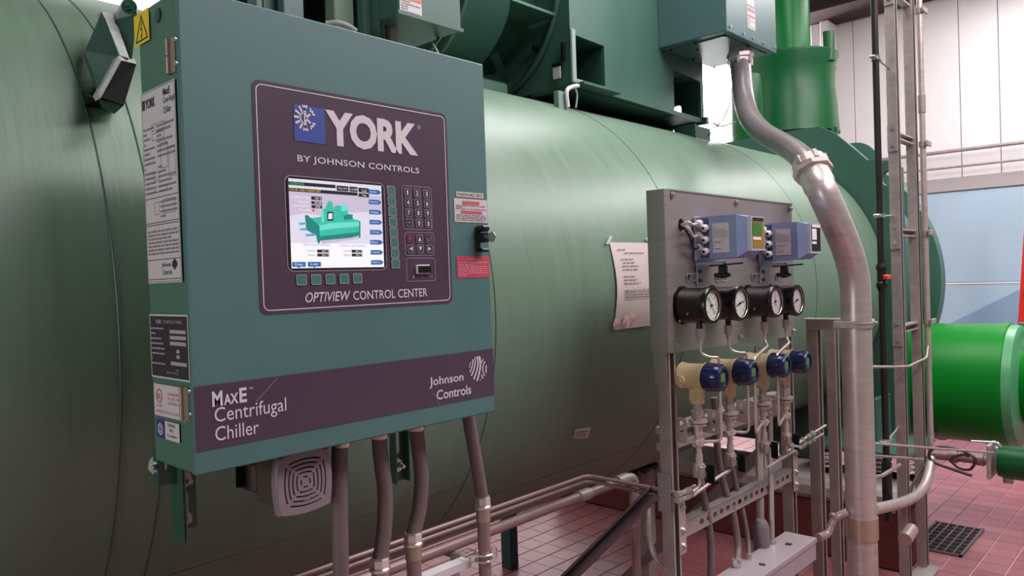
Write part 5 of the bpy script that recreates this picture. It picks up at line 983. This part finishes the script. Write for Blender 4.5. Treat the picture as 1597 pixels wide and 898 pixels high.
part('boot', MB().lathe((2.636, 1.240, 0.800), Z, [(-0.09, 0.028), (0.0, 0.030), (0.02, 0.024), (0.03, 0.017)], 20, True), mat('boot_grey', L(120, 106, 112), 0.5), vc)
vc = thing('vertical_conduit', 'slim upright conduit with chrome fitting near the right stand post', 'conduit', (2.679, 1.220, 0.728))
part('tube', MB().cyl((2.829, 1.280, 1.201), (2.680, 1.220, 0.737), 0.0095, 14), m_conduit, vc)
part('end_fitting', MB().lathe((2.681, 1.220, 0.747), -Z, [(0, 0.012), (0.01, 0.017), (0.02, 0.017), (0.03, 0.012)], 10), m_chrome, vc)
lp = thing('looped_conduit', 'pale bent conduit looping behind the left stand post', 'conduit', (2.140, 1.400, 0.971))
part('tube', MB().prof(spline([(2.131, 1.400, 1.016), (2.104, 1.380, 0.962), (2.074, 1.360, 0.900), (2.061, 1.330, 0.841), (2.087, 1.300, 0.799)], 6), 0.0095, 12), m_conduit, lp)
# ------------------------------------------------------------------ struts beside the fat conduit
su = thing('support_strut', 'short strut post with arm left of the fat steel conduit', 'strut', (3.25, 1.27, 0))
part('post', strut_channel(MB(), (3.255, 1.29, 0), (3.255, 1.29, 1.53), (0, -1, 0), w=0.05, d=0.045), m_galv, su)
part('arm', strut_channel(MB(), (3.24, 1.285, 1.530), (3.24, 1.05, 1.530), (0, 0, -1)), m_galv, su)
part('arm_cap', MB().box(3.21, 3.28, 1.04, 1.30, 1.531, 1.536), m_conduit, su)
solo('support_strut', strut_channel(MB(), (3.47, 1.29, 0), (3.47, 1.29, 1.53), (0, -1, 0), w=0.05), m_galv, 'strut post half hidden behind the fat steel conduit', 'strut', (3.47, 1.29, 0))
# ------------------------------------------------------------------ the fat conduit
fc = thing('fat_conduit', 'fat grey conduit swan-necking from the terminal box down to floor level', 'conduit', (3.10, 1.04, 0))
top = [(3.95, 1.90, 2.955), (3.95, 1.90, 2.90), (3.900, 1.870, 2.787), (3.839, 1.830, 2.655), (3.711, 1.740, 2.531), (3.592, 1.620, 2.426), (3.451, 1.480, 2.343), (3.276, 1.340, 2.264), (3.096, 1.220, 2.187), (2.992, 1.150, 2.123)]
part('coated_bend', MB().prof(spline(top, 8), [0.057-0.007*min(1, i/60) for i in range(len(top)*8-7)], 32), m_pvc, fc)
low = [Vector((2.992, 1.150, 2.128)), Vector((2.952, 1.100, 2.040)), Vector((2.994, 1.070, 1.929)), Vector((3.059, 1.050, 1.811)), Vector((3.099, 1.040, 1.690)), Vector((3.10, 1.04, 1.50)), Vector((3.10, 1.04, 1.2)), Vector((3.10, 1.04, 0.55)), Vector((3.10, 1.04, 0.0))]
part('steel_run', MB().prof(spline(low, 10), 0.0565, 40), m_conduit, fc)
d0 = (low[1]-low[0]).normalized()
part('union_ring', MB().lathe(low[0]-d0*0.055, d0, [(0, 0.052), (0.0, 0.064), (0.035, 0.066), (0.036, 0.060)], 36), m_steel, fc)
part('union_nut', MB().lathe(low[0]-d0*0.014, d0, [(0, 0.060), (0.0, 0.076), (0.022, 0.076), (0.024, 0.062)], 8), m_steel, fc)
mb = MB(); u_ = d0.orthogonal().normalized(); w__ = d0.cross(u_)
for k in range(6):
    a = math.pi/3*k; c_ = u_*math.cos(a)+w__*math.sin(a); mb.bar(low[0]-d0*0.058+c_*0.065, low[0]-d0*0.02+c_*0.065, 0.016, 0.012, c_)
each('union_lug', mb, m_steel, fc)
part('sleeve', MB().lathe(low[0]+d0*0.005, d0, [(0, 0.060), (0.075, 0.060), (0.076, 0.057)], 36), m_conduit, fc)
part('coupling', MB().lathe((3.10, 1.04, 0.765), -Z, [(0, 0.0615), (0.085, 0.0615)], 40), mat('coupling_tan', L(186, 160, 144), 0.36, 0.7), fc)
t3 = Vector((3.95, 1.90, 2.968))
part('top_locknut', MB().lathe(t3, -Z, [(0, 0.060), (0.02, 0.068), (0.024, 0.072), (0.045, 0.072), (0.047, 0.062), (0.07, 0.062)], 8), m_chrome, fc)
mb = MB()
for k in range(6): a = math.pi/3*k+0.3; c_ = Vector((math.cos(a), math.sin(a), 0)); mb.bar(t3-Z*0.045+c_*0.064, t3-Z*0.085+c_*0.064, 0.014, 0.012, c_)
each('locknut_lug', mb, m_chrome, fc)
ck = thing('strap_clamp', 'bolted strap holding the fat steel conduit to the short strut arm', 'clamp', (3.10, 1.04, 1.52))
part('strap', MB().prof([(3.10+0.060*math.cos(a), 1.04+0.060*math.sin(a), 1.53) for a in [2*math.pi*k/32 for k in range(32)]], 0.003, 6, closed=True).lathe((3.10, 1.04, 1.510), Z, [(0, 0.0575), (0, 0.0605), (0.030, 0.0605), (0.030, 0.0575)], 40, True), m_galv, ck)
each('ear', MB().bbox(3.155, 3.20, 1.00, 1.006, 1.512, 1.540, 0.002).bbox(3.02, 3.05, 1.03, 1.10, 1.512, 1.540, 0.002), m_galv, ck)
part('bolt', bolt_stud((3.18, 1.0, 1.526), -Y, 0.007, 0.016), m_zinc, ck)
bp = thing('branch_conduit', 'short bent conduit from the wireway box to the fat conduit', 'conduit', (2.9, 1.12, 0.70))
part('tube', MB().prof(spline([(2.940, 1.150, 0.700), (3.006, 1.140, 0.699), (3.023, 1.120, 0.749), (3.024, 1.100, 0.773), (3.038, 1.070, 0.791)], 6), 0.0155, 16), m_conduit, bp)
part('clip', MB().lathe((3.024, 1.120, 0.759), (0.7, -0.3, 0.5), [(0, 0.017), (0, 0.022), (0.012, 0.022), (0.012, 0.017)], 16), m_brass, bp)
solo('thin_tube', MB().cyl((3.14, 1.05, 1.335), (3.369, 1.080, 1.324), 0.007, 10).prof(bends([(4.137, 1.190, 1.234), (4.370, 1.200, 1.212), (4.537, 1.200, 1.219), (4.702, 1.200, 1.223), (4.773, 1.210, 1.282)], 0.03), 0.007, 10).cyl((3.369, 1.080, 1.324), (4.137, 1.190, 1.234), 0.007, 10), m_galv, 'thin tube bending from the fat conduit to the strut rack', 'tube', (4.137, 1.190, 1.234))
# ------------------------------------------------------------------ tall strut rack
rk = thing('strut_rack', 'tall narrow ladder of two strut posts before the tubesheet', 'rack', (4.6, 1.26, 0))
part('post', strut_channel(MB(), (4.425, 1.285, 0), (4.425, 1.285, 4.84), (0, -1, 0), w=0.05, d=0.05), m_galv, rk)
part('post', strut_channel(MB(), (4.755, 1.285, 0), (4.755, 1.285, 4.84), (0, -1, 0), w=0.05, d=0.05), m_galv, rk)
m_rung = m_conduit
for zz in (3.24, 2.455, 1.93, 1.405): 
    part('rung', strut_channel(MB(), (4.45, 1.285, zz), (4.73, 1.285, zz), (0, -1, 0)), m_rung, rk)
    part('rung_plate', MB().box(4.392, 4.398, 1.235, 1.285, zz-0.09, zz+0.05), m_galv, rk)
    mb = MB(); hexbolt(mb, (4.392, 1.26, zz-0.06), -X, 0.008); hexbolt(mb, (4.392, 1.26, zz+0.03), -X, 0.008); part('rung_bolt', mb, m_zinc, rk)
cnd = thing('rack_conduit', 'steel conduit clipped to the right post of the strut rack', 'conduit', (4.82, 1.22, 0))
part('tube', MB().cyl((4.80, 1.215, 0.62), (4.80, 1.215, 4.84), 0.016, 20), m_conduit, cnd)
part('coupling', MB().cyl((4.80, 1.215, 2.62), (4.80, 1.215, 2.72), 0.02, 16), m_galv, cnd)
for zz in (3.20, 2.44, 1.93, 1.42): part('clip', MB().cyl((4.80, 1.215, zz-0.015), (4.80, 1.215, zz+0.015), 0.022, 16).bbox(4.77, 4.86, 1.185, 1.195, zz-0.012, zz+0.018, 0.002), m_galv, cnd)
part('foot_bend', MB().prof(spline([(4.778, 1.210, 0.636), (4.693, 1.200, 0.582), (4.572, 1.190, 0.538), (4.373, 1.180, 0.526), (4.113, 1.170, 0.555), (3.827, 1.160, 0.604), (3.586, 1.150, 0.650)], 6), 0.026, 16), m_conduit, cnd)
bp_ = thing('black_pipe', 'thin black vertical pipe left of the strut rack with red valve handle', 'pipe', (4.1, 1.25, 0))
each('tube', MB().cyl((4.085, 1.24, 1.72), (4.085, 1.24, 4.84), 0.0165, 16).cyl((4.085, 1.24, 0.45), (4.085, 1.24, 1.66), 0.0165, 16), m_grime, bp_)
part('valve_body', MB().lathe((4.085, 1.24, 1.765), -Z, [(0, 0.020), (0.02, 0.026), (0.03, 0.026), (0.035, 0.021), (0.095, 0.021), (0.10, 0.026), (0.12, 0.026), (0.14, 0.018)], 12), m_black, bp_)
part('valve_handle', MB().bbox(4.02, 4.09, 1.195, 1.215, 1.682, 1.706, 0.004).cyl((4.09, 1.20, 1.694), (4.09, 1.24, 1.694), 0.012, 12), m_redp, bp_)
part('lower_sleeve', MB().cyl((4.085, 1.24, 0.50), (4.085, 1.24, 0.75), 0.024, 16), m_black, bp_)
for q, zz in enumerate((2.80, 2.005, 0.86)): 
    c_ = thing('pipe_hanger', ['top', 'middle', 'bottom'][q]+' split ring hanger tying the black pipe to the strut rack', 'hanger', (4.085, 1.24, zz), 'hangers on the black pipe')
    part('ring', MB().lathe((4.085, 1.24, zz-0.010), Z, [(0, 0.017), (0, 0.023), (0.020, 0.023), (0.020, 0.017)], 16).bbox(4.03, 4.065, 1.225, 1.255, zz-0.006, zz+0.006, 0.002).bbox(4.105, 4.14, 1.225, 1.255, zz-0.006, zz+0.006, 0.002), m_zinc, c_)
    part('rod', MB().cyl((4.13, 1.24, zz), (4.40, 1.27, zz+0.015), 0.005, 8), m_galv, c_)
ft_ = thing('footing_elbow', 'grey pipe elbow lying on the plinth edge at the rack foot', 'elbow', (4.35, 1.2, 0.35))
part('open_end', MB().lathe((4.136, 1.220, 0.508), Vector((0.35, -1, 0)), [(-0.06, 0.026), (0, 0.028), (0.0, 0.018), (-0.02, 0.017)], 20), m_galv, ft_)
part('hub', MB().cyl((4.30, 1.19, 0.36), (4.18, 1.19, 0.34), 0.034, 20), m_conduit, ft_)
part('bore', MB().cyl(Vector((4.136, 1.220, 0.508))+Vector((0.0003, -0.001, 0)), Vector((4.136, 1.220, 0.508))+Vector((0.0017, -0.0045, 0)), 0.017, 16), m_blackm, ft_)  # black disc stands in for the dark inside of the pipe
solo('bent_rod', MB().prof(bends([(3.666, 1.200, 0.768), (3.875, 1.200, 0.732), (4.229, 1.220, 0.710)], 0.02), 0.010, 10), m_galv, 'short bent grey rod between the fat conduit and the rack post', 'rod', (3.875, 1.200, 0.732))
